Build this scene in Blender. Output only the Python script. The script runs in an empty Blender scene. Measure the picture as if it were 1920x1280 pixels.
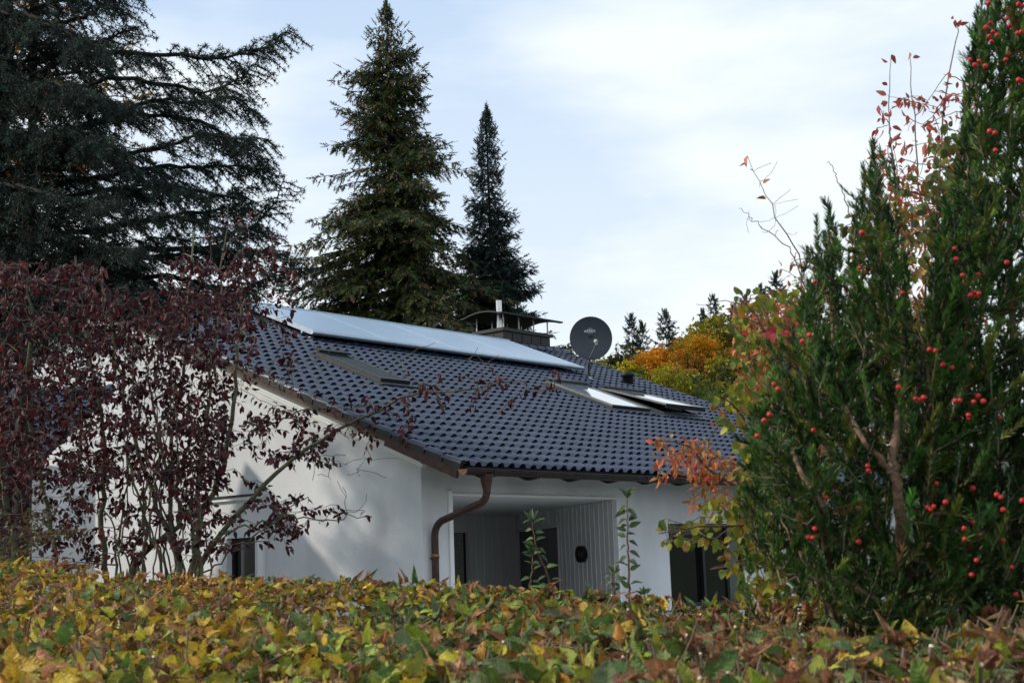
import bpy, math, random
import numpy as np
from mathutils import Vector, Matrix

R = math.radians
rng = np.random.default_rng(7)
random.seed(7)
A = lambda *v: np.array(v, dtype=float)

# ------------------------------------------------------------------ camera
F = 2667.0                      # 50 mm on 36 mm, in pixels of a 1920 wide frame
pch, rol = R(8.95), R(1.95)
R0, U0, FV = A(1, 0, 0), A(0, -math.sin(pch), math.cos(pch)), A(0, math.cos(pch), math.sin(pch))
RV = R0 * math.cos(rol) - U0 * math.sin(rol)
UV = U0 * math.cos(rol) + R0 * math.sin(rol)
CAM = A(0, 0, 1.8)
sc = bpy.context.scene
cd = bpy.data.cameras.new('camera'); cam = bpy.data.objects.new('camera', cd); sc.collection.objects.link(cam)
m = Matrix.Identity(4)
for i in range(3):
    m[i][0] = RV[i]; m[i][1] = UV[i]; m[i][2] = -FV[i]; m[i][3] = CAM[i]
cam.matrix_world = m
cd.sensor_width = 36; cd.lens = 50; cd.clip_start = .05; cd.clip_end = 3000
cd.dof.use_dof = True; cd.dof.focus_distance = 16; cd.dof.aperture_fstop = 10
sc.camera = cam
sc.render.resolution_x = 1024; sc.render.resolution_y = 682
# ------------------------------------------------------------------ world
SUN_EL, SUN_AZ = R(32), math.atan2(-.99, -.04)        # azimuth from +Y, clockwise
w = bpy.data.worlds.new('World'); sc.world = w; w.use_nodes = True
nt = w.node_tree; N = nt.nodes; L = nt.links; N.clear()
out = N.new('ShaderNodeOutputWorld'); bg = N.new('ShaderNodeBackground'); bg.inputs['Strength'].default_value = .112
sky = N.new('ShaderNodeTexSky'); sky.sky_type = 'NISHITA'; sky.sun_disc = False
sky.sun_elevation = SUN_EL; sky.sun_rotation = SUN_AZ % (2 * math.pi)
tc = N.new('ShaderNodeTexCoord'); mp = N.new('ShaderNodeMapping'); mp.inputs['Scale'].default_value = (1.1, 1.1, 3.6)
mp.inputs['Rotation'].default_value = (0, R(14), R(30)); mp.inputs['Location'].default_value = (3.1, .4, .2)
nz = N.new('ShaderNodeTexNoise'); nz.inputs['Scale'].default_value = 2.3; nz.inputs['Detail'].default_value = 7; nz.inputs['Roughness'].default_value = .52
rp = N.new('ShaderNodeValToRGB'); rp.color_ramp.elements[0].position = .42; rp.color_ramp.elements[1].position = .66
rp.color_ramp.elements[0].color = (.12, .12, .12, 1); rp.color_ramp.elements[1].color = (1, 1, 1, 1)
sep = N.new('ShaderNodeSeparateXYZ'); hz = N.new('ShaderNodeMapRange')
hz.inputs['From Min'].default_value = .12; hz.inputs['From Max'].default_value = .42; hz.inputs['To Min'].default_value = .7; hz.inputs['To Max'].default_value = 0
hz2 = N.new('ShaderNodeMath'); hz2.operation = 'ADD'; hz2.use_clamp = True
mx = N.new('ShaderNodeMix'); mx.data_type = 'RGBA'
tint = N.new('ShaderNodeMix'); tint.data_type = 'RGBA'; tint.inputs[0].default_value = .72
tint.inputs[7].default_value = (5.9, 8.0, 11.0, 1)
L.new(tc.outputs['Generated'], mp.inputs[0]); L.new(mp.outputs[0], nz.inputs['Vector']); L.new(nz.outputs['Fac'], rp.inputs[0])
L.new(tc.outputs['Generated'], sep.inputs[0]); L.new(sep.outputs['Z'], hz.inputs['Value'])
L.new(rp.outputs[0], hz2.inputs[0]); L.new(hz.outputs[0], hz2.inputs[1])
L.new(sky.outputs[0], tint.inputs[6]); L.new(tint.outputs[2], mx.inputs[6]); mx.inputs[7].default_value = (9.3, 10.0, 10.5, 1)
L.new(hz2.outputs[0], mx.inputs[0]); L.new(mx.outputs[2], bg.inputs['Color']); L.new(bg.outputs[0], out.inputs[0])
# ------------------------------------------------------------------ sun
sl = bpy.data.lights.new('sun', 'SUN'); sl.energy = 3.5; sl.angle = R(2); sl.color = (1, .92, .80)
so = bpy.data.objects.new('sun', sl); sc.collection.objects.link(so)
sd = Vector((math.sin(SUN_AZ) * math.cos(SUN_EL), math.cos(SUN_AZ) * math.cos(SUN_EL), math.sin(SUN_EL)))
so.rotation_euler = sd.to_track_quat('Z', 'Y').to_euler()
sc.view_settings.view_transform = 'Standard'; sc.view_settings.look = 'None'
sc.view_settings.exposure = -.12; sc.view_settings.gamma = 1

# ------------------------------------------------------------------ helpers
def ray(x, y): return FV + (x - 960) / F * RV + (640 - y) / F * UV
def at(x, y, Y):
    d = ray(x, y); return CAM + d * (Y / d[1])
def atv(x, y, Y):
    x = np.asarray(x, float); y = np.asarray(y, float); Y = np.asarray(Y, float)
    d = FV + ((x - 960) / F)[:, None] * RV + ((640 - y) / F)[:, None] * UV
    return CAM + d * (Y / d[:, 1])[:, None]
def hit(x, y, P0, n):
    d = ray(x, y); return CAM + d * (((P0 - CAM) @ n) / (d @ n))
def nrm(v):
    v = np.asarray(v, float); return v / max(np.linalg.norm(v), 1e-9)
def nrmv(v): return v / np.maximum(np.linalg.norm(v, axis=-1, keepdims=True), 1e-9)

ORG = {}
def tag(o, label=None, cat=None, group=None, kind=None):
    if label: o['label'] = label
    if cat: o['category'] = cat
    if group: o['group'] = group
    if kind: o['kind'] = kind
    return o
def thing(name, loc, label, cat, group=None):
    o = bpy.data.objects.new(name, None); sc.collection.objects.link(o); o.location = Vector(loc)
    o.empty_display_size = .2
    ORG[o.name] = A(*loc); return tag(o, label, cat, group)
def link(name, me, parent=None):
    o = bpy.data.objects.new(name, me); sc.collection.objects.link(o)
    if parent is not None: o.parent = parent
    ORG[o.name] = ORG[parent.name] if parent is not None else A(0, 0, 0)
    return o
def npmesh(name, V, Fc, nper, mats, parent=None, col=None, smooth=False, midx=None, lc=None):
    """V (n,3) world coordinates, Fc flat face indices, nper verts per face (int or array)"""
    V = np.asarray(V, float)
    if parent is not None: V = V - ORG[parent.name]
    me = bpy.data.meshes.new(name)
    Fc = np.asarray(Fc, np.int32).ravel()
    nf = len(Fc) // nper if np.isscalar(nper) else len(nper)
    tot = np.full(nf, nper, np.int32) if np.isscalar(nper) else np.asarray(nper, np.int32)
    st = np.concatenate([[0], np.cumsum(tot)[:-1]]).astype(np.int32)
    me.vertices.add(len(V)); me.vertices.foreach_set('co', V.astype(np.float32).ravel())
    me.loops.add(len(Fc)); me.loops.foreach_set('vertex_index', Fc)
    me.polygons.add(nf); me.polygons.foreach_set('loop_start', st); me.polygons.foreach_set('loop_total', tot)
    if smooth: me.polygons.foreach_set('use_smooth', np.ones(nf, bool))
    for mm in (mats if isinstance(mats, (list, tuple)) else [mats]): me.materials.append(mm)
    if midx is not None: me.polygons.foreach_set('material_index', np.asarray(midx, np.int32))
    me.update(calc_edges=True); me.validate()
    if col is not None:
        a = me.color_attributes.new('Col', 'FLOAT_COLOR', 'POINT')
        c4 = np.ones((len(V), 4), np.float32); c4[:, :3] = col
        a.data.foreach_set('color', c4.ravel())
    if lc is not None:
        a2 = me.attributes.new('lc', 'FLOAT_VECTOR', 'POINT'); a2.data.foreach_set('vector', np.ascontiguousarray(lc, np.float32).ravel())
    return link(name, me, parent)

class MB:
    def __init__(s): s.v = []; s.f = []; s.m = []; s.sm = []
    def add(s, V, Fs, mi=0, sm=False):
        b = len(s.v); s.v += [list(map(float, q)) for q in V]
        for f in Fs: s.f.append([i + b for i in f]); s.m.append(mi); s.sm.append(sm)
        return s
    def quad(s, a, b, c, d, mi=0): return s.add([a, b, c, d], [(0, 1, 2, 3)], mi)
    def obox(s, O, U, V, W, u, v, w, mi=0):
        O = np.asarray(O); P = [O + U * a + V * b + W * c for c in w for b in v for a in u]
        return s.add(P, [(0, 2, 3, 1), (4, 5, 7, 6), (0, 1, 5, 4), (2, 6, 7, 3), (0, 4, 6, 2), (1, 3, 7, 5)], mi)
    def tube(s, pts, rad, n=8, mi=0, cap=True):
        pts = np.asarray(pts, float); k = len(pts)
        rad = np.full(k, rad) if np.isscalar(rad) else np.asarray(rad)
        V = []; prev = None
        for i in range(k):
            d = nrm(pts[min(i + 1, k - 1)] - pts[max(i - 1, 0)])
            if prev is None: prev = nrm(np.cross(d, A(.13, .31, .94) if abs(d[2]) < .9 else A(1, .1, 0)))
            prev = nrm(prev - d * (prev @ d)); q = np.cross(d, prev)
            for j in range(n):
                a = 2 * math.pi * j / n; V.append(pts[i] + rad[i] * (prev * math.cos(a) + q * math.sin(a)))
        Fs = [(i * n + j, i * n + (j + 1) % n, (i + 1) * n + (j + 1) % n, (i + 1) * n + j) for i in range(k - 1) for j in range(n)]
        s.add(V, Fs, mi, True)
        if cap:
            s.add(V[:n], [tuple(range(n))[::-1]], mi); s.add(V[-n:], [tuple(range(n))], mi)
        return s
    def lathe(s, O, ax, prof, n=20, mi=0):
        ax = nrm(ax); a = nrm(np.cross(ax, A(.2, .3, .9) if abs(ax[2]) < .9 else A(1, 0, 0))); b = np.cross(ax, a)
        V = [np.asarray(O) + ax * h + r * (a * math.cos(2 * math.pi * j / n) + b * math.sin(2 * math.pi * j / n)) for r, h in prof for j in range(n)]
        Fs = [(i * n + j, i * n + (j + 1) % n, (i + 1) * n + (j + 1) % n, (i + 1) * n + j) for i in range(len(prof) - 1) for j in range(n)]
        return s.add(V, Fs, mi, True)
    def build(s, name, mats, parent=None):
        o = npmesh(name, s.v, [i for f in s.f for i in f], [len(f) for f in s.f], mats, parent, midx=s.m)
        o.data.polygons.foreach_set('use_smooth', np.array(s.sm, bool))
        return o

def tubes(paths, radii, n=4):
    """many thin tubes at once -> (V, F quads)"""
    Vs = []; Fs = []; b = 0
    for pts, rad in zip(paths, radii):
        pts = np.asarray(pts, float); k = len(pts); rad = np.broadcast_to(rad, (k,))
        d = np.gradient(pts, axis=0); d = nrmv(d)
        ref = A(.3, .2, .93) if abs(d[0, 2]) < .85 else A(1, .1, .05)
        u = nrmv(np.cross(d, ref)); q = np.cross(d, u)
        a = np.arange(n) * 2 * math.pi / n
        ring = pts[:, None] + rad[:, None, None] * (u[:, None] * np.cos(a)[None, :, None] + q[:, None] * np.sin(a)[None, :, None])
        Vs.append(ring.reshape(-1, 3))
        i = np.arange(k - 1)[:, None] * n; j = np.arange(n)[None, :]; j2 = (j + 1) % n
        Fs.append((b + np.stack([i + j, i + j2, i + n + j2, i + n + j], -1)).reshape(-1)); b += k * n
    return np.concatenate(Vs), np.concatenate(Fs)
def tube_obj(name, paths, radii, mat, parent, n=4):
    V, Fc = tubes(paths, radii, n); return npmesh(name, V, Fc, 4, mat, parent, smooth=True)

# ---- leaf clouds
def mats_from(dirv, nv):
    """(N,3,3): columns = side, length dir, normal"""
    y = nrmv(dirv); x = nrmv(np.cross(y, nv)); z = np.cross(x, y)
    return np.stack([x, y, z], -1)
def cloud(name, tmpl, pos, M, size, col, mat, parent, smooth=False, grad=None):
    TV, TF, k = tmpl
    n = len(pos); size = np.asarray(size, float)
    if size.ndim == 1: size = np.repeat(size[:, None], 3, 1)
    V = np.einsum('nij,nkj->nki', M, TV[None] * size[:, None, :]) + pos[:, None]
    nv = len(TV); Fc = TF.reshape(1, -1) + (np.arange(n) * nv)[:, None]
    C = np.repeat(col[:, None, :], nv, 1)
    if grad is not None: C = C * grad[None, :, None]
    return npmesh(name, V.reshape(-1, 3), Fc.ravel(), k, mat, parent, C.reshape(-1, 3), smooth, lc=np.tile(TV, (n, 1)) if smooth else None)
def leaf_t(w=.3, fold=.12, curl=.25, ws=(.55, 1, .72), heart=0.0):
    """rows along the blade: edge, midrib, edge"""
    ys = [.08, .34, .66, .9]; wd = [ws[0] * .8, ws[1], ws[2], ws[2] * .42]
    V = [(0, 0, 0)]
    for y, q in zip(ys, wd):
        zc = -curl * y * y
        V += [(-w * q, y - (heart if y < .1 else 0), zc + fold * q), (0, y, zc), (w * q, y - (heart if y < .1 else 0), zc + fold * q * .8)]
    V.append((0, 1.03, -curl))
    Fq = []
    for i in range(3):
        a = 1 + 3 * i
        Fq += [(a, a + 1, a + 4, a + 3), (a + 1, a + 2, a + 5, a + 4)]
    Ft = [(0, 2, 1), (0, 3, 2), (10, 11, 13), (11, 12, 13)]
    F3 = []
    for f in Fq: F3 += [(f[0], f[1], f[2]), (f[0], f[2], f[3])]
    return A(*V).reshape(-1, 3), np.array(F3 + Ft, np.int32), 3
def multi(parts):
    V = np.concatenate([p_[0] for p_ in parts]); Fs = []; b = 0
    for p_ in parts: Fs.append(p_[1] + b); b += len(p_[0])
    return V, np.concatenate(Fs), parts[0][2]
def spray_t(nb=9, bl=.42, bw=.055, ang=52, seed=1):
    """a twig of unit length with narrow pointed blades on both sides"""
    r_ = np.random.default_rng(seed); V = []; Fs = []
    def blade(b, d, l, w_):
        s_ = nrm(np.cross(d, A(0, 0, 1) + r_.normal(0, .5, 3))) * w_; i = len(V)
        V.extend([b - s_, b + s_, b + d * l]); Fs.append((i, i + 1, i + 2))
    blade(A(0, 0, 0), A(0, 1, 0), 1.08, .045)
    for i in range(nb):
        y = .05 + .9 * i / nb
        for sg in (-1, 1):
            a = R(ang + r_.normal(0, 9))
            blade(A(0, y, 0), nrm(A(sg * math.sin(a), math.cos(a), r_.normal(.05, .3))), bl * (1.1 - .75 * y) * r_.uniform(.7, 1.2), bw)
    return np.array(V), np.array(Fs, np.int32), 3
def pick(pal, wt, n, var=.18):
    pal = A(*pal).reshape(-1, 3); wt = np.array(wt, float) / sum(wt)
    c = pal[rng.choice(len(pal), n, p=wt)]
    return np.clip(c * rng.lognormal(0, var, (n, 1)) * rng.lognormal(0, var * .35, (n, 3)), .002, .95)
def rdir(n): return nrmv(rng.normal(0, 1, (n, 3)))

# ------------------------------------------------------------------ materials
MAT = {}
def mat(name, col, rough=.7, metal=0, noise=.15, scale=6, bump=0, bscale=40, spec=.4, col2=None, thr=.55, stretch=None, coat=0):
    m_ = bpy.data.materials.new(name); m_.use_nodes = True; t = m_.node_tree; n_ = t.nodes; b = n_['Principled BSDF']
    tc_ = n_.new('ShaderNodeTexCoord'); mp_ = n_.new('ShaderNodeMapping')
    if stretch: mp_.inputs['Scale'].default_value = stretch
    t.links.new(tc_.outputs['Object'], mp_.inputs[0])
    nz_ = n_.new('ShaderNodeTexNoise'); nz_.inputs['Scale'].default_value = scale; nz_.inputs['Detail'].default_value = 6
    t.links.new(mp_.outputs[0], nz_.inputs['Vector'])
    cr = n_.new('ShaderNodeValToRGB'); c = A(*col)
    lo = c * (1 - noise); hi = np.minimum(c * (1 + noise), 1) if col2 is None else A(*col2)
    cr.color_ramp.elements[0].color = (*lo, 1); cr.color_ramp.elements[1].color = (*hi, 1)
    cr.color_ramp.elements[0].position = .32 if col2 is None else thr - .12
    cr.color_ramp.elements[1].position = .68 if col2 is None else thr + .12
    t.links.new(nz_.outputs['Fac'], cr.inputs[0]); t.links.new(cr.outputs[0], b.inputs['Base Color'])
    b.inputs['Roughness'].default_value = rough; b.inputs['Metallic'].default_value = metal
    b.inputs['Specular IOR Level'].default_value = spec
    if coat: b.inputs['Coat Weight'].default_value = coat
    if bump:
        n2 = n_.new('ShaderNodeTexNoise'); n2.inputs['Scale'].default_value = bscale; n2.inputs['Detail'].default_value = 4
        bp = n_.new('ShaderNodeBump'); bp.inputs['Strength'].default_value = bump; bp.inputs['Distance'].default_value = .02
        t.links.new(mp_.outputs[0], n2.inputs['Vector']); t.links.new(n2.outputs['Fac'], bp.inputs['Height']); t.links.new(bp.outputs[0], b.inputs['Normal'])
    MAT[name] = m_; return m_
def leafmat(name, rough=.5, trans=.3, spec=.35, nscale=30, namp=.35, veins=False):
    m_ = bpy.data.materials.new(name); m_.use_nodes = True; t = m_.node_tree; n_ = t.nodes; b = n_['Principled BSDF']; o_ = n_['Material Output']
    at_ = n_.new('ShaderNodeAttribute'); at_.attribute_name = 'Col'
    tc_ = n_.new('ShaderNodeTexCoord'); nz_ = n_.new('ShaderNodeTexNoise'); nz_.inputs['Scale'].default_value = nscale; nz_.inputs['Detail'].default_value = 3
    mr = n_.new('ShaderNodeMapRange'); mr.inputs['From Min'].default_value = .3; mr.inputs['From Max'].default_value = .7
    mr.inputs['To Min'].default_value = 1 - namp; mr.inputs['To Max'].default_value = 1 + namp
    vm = n_.new('ShaderNodeVectorMath'); vm.operation = 'SCALE'
    t.links.new(tc_.outputs['Object'], nz_.inputs['Vector']); t.links.new(nz_.outputs['Fac'], mr.inputs['Value'])
    t.links.new(at_.outputs['Color'], vm.inputs[0]); t.links.new(mr.outputs[0], vm.inputs['Scale'])
    t.links.new(vm.outputs[0], b.inputs['Base Color']); b.inputs['Roughness'].default_value = rough; b.inputs['Specular IOR Level'].default_value = spec
    cout = vm.outputs[0]
    if veins:
        def mth(op, a, b=None, c=None):
            q = n_.new('ShaderNodeMath'); q.operation = op
            for i_, v_ in enumerate((a, b, c)):
                if v_ is None: continue
                if isinstance(v_, (int, float)): q.inputs[i_].default_value = v_
                else: t.links.new(v_, q.inputs[i_])
            return q.outputs[0]
        la = n_.new('ShaderNodeAttribute'); la.attribute_name = 'lc'; sx = n_.new('ShaderNodeSeparateXYZ'); t.links.new(la.outputs['Vector'], sx.inputs[0])
        ax_ = mth('ABSOLUTE', sx.outputs['X']); ph = mth('MULTIPLY', mth('SUBTRACT', sx.outputs['Y'], mth('MULTIPLY', ax_, .75)), 58.0)
        lat = mth('POWER', mth('MULTIPLY_ADD', mth('SINE', ph), .5, .5), 5.0)            # lateral veins
        mid = mth('SUBTRACT', 1.0, mth('SMOOTH_MIN', mth('DIVIDE', ax_, .022), 1.0, .1))
        vn = mth('MAXIMUM', lat, mid); fac = mth('MULTIPLY_ADD', vn, .42, .86)
        v2 = n_.new('ShaderNodeVectorMath'); v2.operation = 'SCALE'; t.links.new(vm.outputs[0], v2.inputs[0]); t.links.new(fac, v2.inputs['Scale'])
        n3 = n_.new('ShaderNodeTexNoise'); n3.inputs['Scale'].default_value = 42; n3.inputs['Detail'].default_value = 5; t.links.new(tc_.outputs['Object'], n3.inputs['Vector'])
        edge = mth('ADD', n3.outputs['Fac'], mth('MULTIPLY', ax_, .5)); r3 = n_.new('ShaderNodeMapRange'); r3.inputs['From Min'].default_value = .62; r3.inputs['From Max'].default_value = .72; t.links.new(edge, r3.inputs['Value'])
        m3 = n_.new('ShaderNodeMix'); m3.data_type = 'RGBA'; t.links.new(r3.outputs[0], m3.inputs[0]); t.links.new(v2.outputs[0], m3.inputs[6]); m3.inputs[7].default_value = (.13, .065, .028, 1)
        cout = m3.outputs[2]; t.links.new(cout, b.inputs['Base Color'])
        bp = n_.new('ShaderNodeBump'); bp.inputs['Strength'].default_value = .55; bp.inputs['Distance'].default_value = .003; t.links.new(vn, bp.inputs['Height']); bp.invert = True; t.links.new(bp.outputs[0], b.inputs['Normal'])
    tr = n_.new('ShaderNodeBsdfTranslucent'); t.links.new(cout, tr.inputs['Color'])
    ms = n_.new('ShaderNodeMixShader'); ms.inputs[0].default_value = trans
    t.links.new(b.outputs[0], ms.inputs[1]); t.links.new(tr.outputs[0], ms.inputs[2]); t.links.new(ms.outputs[0], o_.inputs['Surface'])
    MAT[name] = m_; return m_
plaster = mat('plaster', (.63, .635, .645), .92, noise=.14, scale=1.1, bump=.4, bscale=60, spec=.2, stretch=(1, 1, .45))
trim = mat('white_trim', (.76, .76, .75), .6, noise=.05, scale=5)
board = mat('painted_boards', (.76, .77, .78), .65, noise=.08, scale=4, stretch=(1, 1, .2))
batten = mat('batten', (.74, .74, .72), .6, noise=.05)
tilem = mat('roof_tile', (.024, .036, .066), .45, noise=.3, scale=9, bump=.12, bscale=120, spec=.5)
tileside = mat('tile_side', (.014, .015, .016), .6, noise=.3, scale=9)
wood = mat('dark_wood', (.030, .021, .014), .75, noise=.35, scale=6, stretch=(1, 1, 6))
fasciam = mat('fascia_wood', (.085, .047, .027), .75, noise=.35, scale=5)
soffitm = mat('soffit', (.035, .028, .018), .8, noise=.3, scale=6)
copper = mat('weathered_copper', (.060, .028, .021), .55, .4, noise=.35, scale=14, spec=.5, bump=.15, bscale=30)
gutm = mat('gutter_copper_shaded', (.028, .017, .014), .5, .5, noise=.4, scale=9)  # copper darkened so the gutter's shade sits in its colour
copperb = mat('bright_copper', (.26, .13, .08), .4, .7, noise=.2, scale=20)
zinc = mat('dark_zinc', (.016, .017, .015), .5, .3, noise=.2, scale=7)
zincl = mat('zinc_edge', (.026, .029, .026), .5, .4, noise=.2, scale=7)
steel = mat('steel', (.62, .60, .58), .28, .9, noise=.12, scale=10)
galv = mat('galvanised', (.35, .36, .37), .45, .7, noise=.2, scale=20)
alu = mat('aluminium', (.42, .50, .57), .4, .6, noise=.08, scale=10)
glass_panel = mat('collector_glass', (.33, .44, .56), .38, 0, noise=.04, scale=3, spec=.9)
sashm = mat('roof_window_frame', (.035, .041, .045), .45, .3, noise=.2, scale=15)
sashl = mat('sash_metal', (.16, .17, .175), .45, .4, noise=.15, scale=15)
blackm = mat('black_metal', (.010, .010, .011), .5, .2, noise=.3, scale=10)
skyglass = mat('skylight_glass', (.35, .40, .44), .06, 0, noise=.03, scale=2, spec=1, coat=1)
skyglass2 = mat('skylight_glass_dim', (.035, .047, .047), .6, 0, noise=.1, scale=6, spec=.12)
glass = mat('window_glass', (.006, .007, .007), .04, 0, noise=.3, scale=2, spec=.5)
glass2 = mat('curtained_glass', (.075, .095, .09), .2, 0, noise=.1, scale=2, spec=.4)
shutterm = mat('shutter', (.34, .35, .33), .6, noise=.12, scale=10)
shutterd = mat('shutter_dark', (.20, .205, .21), .6, noise=.12, scale=10)
dishm = mat('dish_paint', (.052, .058, .070), .5, noise=.1, scale=3, spec=.4)
logog = mat('logo_grey', (.19, .205, .225), .6, noise=.03); logow = mat('logo_white', (.75, .77, .78), .6, noise=.02)
lnb = mat('lnb_plastic', (.34, .35, .30), .5, noise=.1)
bark = mat('bark', (.075, .055, .038), .9, noise=.4, scale=18, bump=.6, bscale=40)
barky = mat('yew_bark', (.30, .19, .115), .85, noise=.35, scale=22, bump=.7, bscale=60, col2=(.14, .085, .055), thr=.58)
barkg = mat('green_grey_bark', (.14, .12, .09), .85, noise=.3, scale=9, bump=.4, bscale=70, col2=(.15, .155, .07), thr=.56)
barkd = mat('dark_bark', (.020, .017, .014), .9, noise=.35, scale=10, bump=.5, bscale=30)
twigm = mat('twig', (.16, .115, .075), .8, noise=.3, scale=30)
twigp = mat('pale_twig', (.17, .145, .115), .85, noise=.25, scale=30, col2=(.30, .24, .07), thr=.68)
twigr = mat('reddish_twig', (.13, .07, .05), .8, noise=.3, scale=30)
cut = mat('cut_wood', (.72, .62, .45), .7, noise=.1)
conem = mat('spruce_cone', (.19, .105, .055), .8, noise=.3, scale=20)
grass = mat('lawn', (.045, .06, .018), .95, noise=.4, scale=3, bump=.5, bscale=30, col2=(.07, .085, .03))
paving = mat('paving', (.50, .49, .46), .9, noise=.2, scale=2)
berrym = mat('red_aril', (.50, .022, .018), .5, noise=.35, scale=30, spec=.5)
L_hedge = leafmat('hedge_leaf', .55, .25, .35, 70, .25, veins=True)
L_yew = leafmat('yew_needle', .38, .25, .4, 20, .3)
L_plum = leafmat('plum_leaf', .5, .2, .18, 40, .25)
L_aut = leafmat('autumn_leaf', .5, .35, .3, 40, .25)
L_con = leafmat('conifer_needles', .6, .12, .25, 2.5, .3)
L_ced = leafmat('cedar_needles', .6, .1, .3, 6, .3)
L_far = leafmat('far_foliage', .7, .2, .15, .6, .3)

# ------------------------------------------------------------------ house frame
yaw = R(40.4); E1 = A(math.sin(yaw), math.cos(yaw), 0); G = A(-math.cos(yaw), math.sin(yaw), 0); UP = A(0, 0, 1)
TH = R(22); KT = math.tan(TH); E0 = at(862, 872, 18.5); EZ = E0[2]
SL = nrm(G + UP * KT); RN = nrm(np.cross(E1, SL)); RN = RN if RN[2] > 0 else -RN
def HP(s, t, z): return A(E0[0], E0[1], 0) + E1 * s + G * t + UP * z
def RP(s, q, o=0): return E0 + E1 * s + SL * q + RN * o            # on the roof slope
def onroof(x, y, o=0):
    P = hit(x, y, E0 + RN * o, RN) - E0; return P @ E1, P @ SL
LEN, TR = 14.8, 10.0; QR = TR / math.cos(TH); RZ = EZ + TR * KT

# ------------------------------------------------------------------ ground and hill
gx = np.concatenate([np.linspace(-1500, -60, 14), np.linspace(-50, 60, 23), np.linspace(75, 1500, 20)])
gy = np.concatenate([np.linspace(-300, 0, 6), np.linspace(4, 90, 24), np.linspace(100, 300, 30), np.linspace(330, 2400, 16)])
def ground_z(x, y):
    x = np.asarray(x, float); y = np.asarray(y, float)
    q = np.clip((y - 62) / 150, 0, 1); e = q * q * (3 - 2 * q)
    side = .45 + .55 / (1 + np.exp(-(x - 5) / 18))
    return e * (15 * side + 2.0 * np.sin(x * .03) + 1.2 * np.sin(y * .05 + x * .02)) + .03 * np.sin(x * .9) * np.cos(y * .7) * (y < 60)
GX, GY = np.meshgrid(gx, gy); V = np.stack([GX, GY, ground_z(GX, GY)], -1).reshape(-1, 3)
nx, ny = len(gx), len(gy)
ii, jj = np.meshgrid(np.arange(nx - 1), np.arange(ny - 1)); b0 = (jj * nx + ii).ravel()
tag(npmesh('ground', V, np.stack([b0, b0 + 1, b0 + nx + 1, b0 + nx], -1), 4, grass, smooth=True), kind='structure')

# ------------------------------------------------------------------ tiled roof builder
def tiled(P, ns, courses, per=.225, clen=.34, seed=3):
    """P(s, q, o): point on the slope, o = offset along the normal. ns periods, courses rows"""
    r_ = np.random.default_rng(seed)
    us = np.array([0, .11, .16, .24, .34, .44, .54, .64, .72, .77, 1.0])
    def hb(u, lift, trough): 
        h = np.where(np.abs(u - .44) < .33, np.cos((u - .44) / .33 * math.pi / 2) ** .75, 0) * lift
        return h + trough
    S = np.concatenate([[k * per + us[:-1] * per] for k in range(ns)], 0).ravel(); S = np.append(S, ns * per)
    Uu = np.concatenate([np.tile(us[:-1], ns), [0]])
    Vs = []; Fs = []; sm = []; b = 0; n = len(S)
    jit = r_.normal(0, .0022, (courses, ns + 1)); pid = np.append(np.repeat(np.arange(ns), len(us) - 1), ns)
    for c in range(courses):
        q0 = c * clen - .03; q1 = (c + 1) * clen + .01; j = jit[c][pid]
        dq = r_.normal(0, .003, ns + 1)[pid]
        lo = hb(Uu, .058, .020) + j; hi = hb(Uu, .036, .002)
        rows = [(q0 + .05, lo - .015), (q0, lo - .012), (q0, lo), (q0 + .012, lo + .001), (q0 + .15, lo * .55 + hi * .45 + .002), (q1, hi)]
        for (pair, smooth) in (((0, 1), 0), ((1, 2), 0), ((2, 3, 4, 5), 1)):
            for row in pair:
                q, o = rows[row]; qq = q + dq
                Vs.append(np.stack([P(s_, q_, o_) for s_, q_, o_ in zip(S, qq, o)]))
            k = len(pair)
            for r1 in range(k - 1):
                i = b + r1 * n + np.arange(n - 1); Fs.append(np.stack([i, i + 1, i + n + 1, i + n], -1)); sm += [bool(smooth)] * (n - 1)
            b += k * n
    return np.concatenate(Vs), np.concatenate(Fs), sm
def tiled_obj(name, P, ns, courses, parent, **k):
    V, Fc, sm = tiled(P, ns, courses, **k); o = npmesh(name, V, Fc, 4, tilem, parent)
    o.data.polygons.foreach_set('use_smooth', np.array(sm, bool)); return o

# ------------------------------------------------------------------ house
house = thing('house', HP(0.3, 1, 0), 'white rendered house with a long dark tiled roof and covered terrace behind the hedge', 'house')
NS = int(LEN / .225) + 1; LEN = NS * .225
nc = int(round(QR / .34)); QR = nc * .34; TR = QR * math.cos(TH); RZ = EZ + TR * KT
roof = tiled_obj('roof', RP, NS, nc, house)
TB = 9.0                                                          # back slope
def BP(s, q, o=0): return RP(s, QR) + A(0, 0, 0) + nrm(G - UP * KT) * q + nrm(G * KT + UP) * o
mb = MB()
mb.obox(RP(0, 0), E1, SL, RN, (.02, LEN - .02), (.05, QR), (-.05, -.012))
mb.obox(BP(0, 0), E1, nrm(G - UP * KT), nrm(G * KT + UP), (.0, LEN), (0, TB / math.cos(TH)), (-.05, .03))
mb.build('roof_underlay', tileside, house)
mb = MB()                                                          # ridge caps
for k in range(int(LEN / .33) + 1):
    s0 = k * .33; prof = []
    for (ds, rr) in ((0, .135), (.36, .115)):
        for j in range(9):
            a = math.pi * j / 8; prof.append(RP(s0 + ds, QR) + G * (-math.cos(a) * rr) + UP * (math.sin(a) * rr * .8 + .005))
    mb.add(prof, [(j, j + 1, j + 10, j + 9) for j in range(8)], 0, True)
mb.build('ridge_tile', tilem, house)
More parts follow.
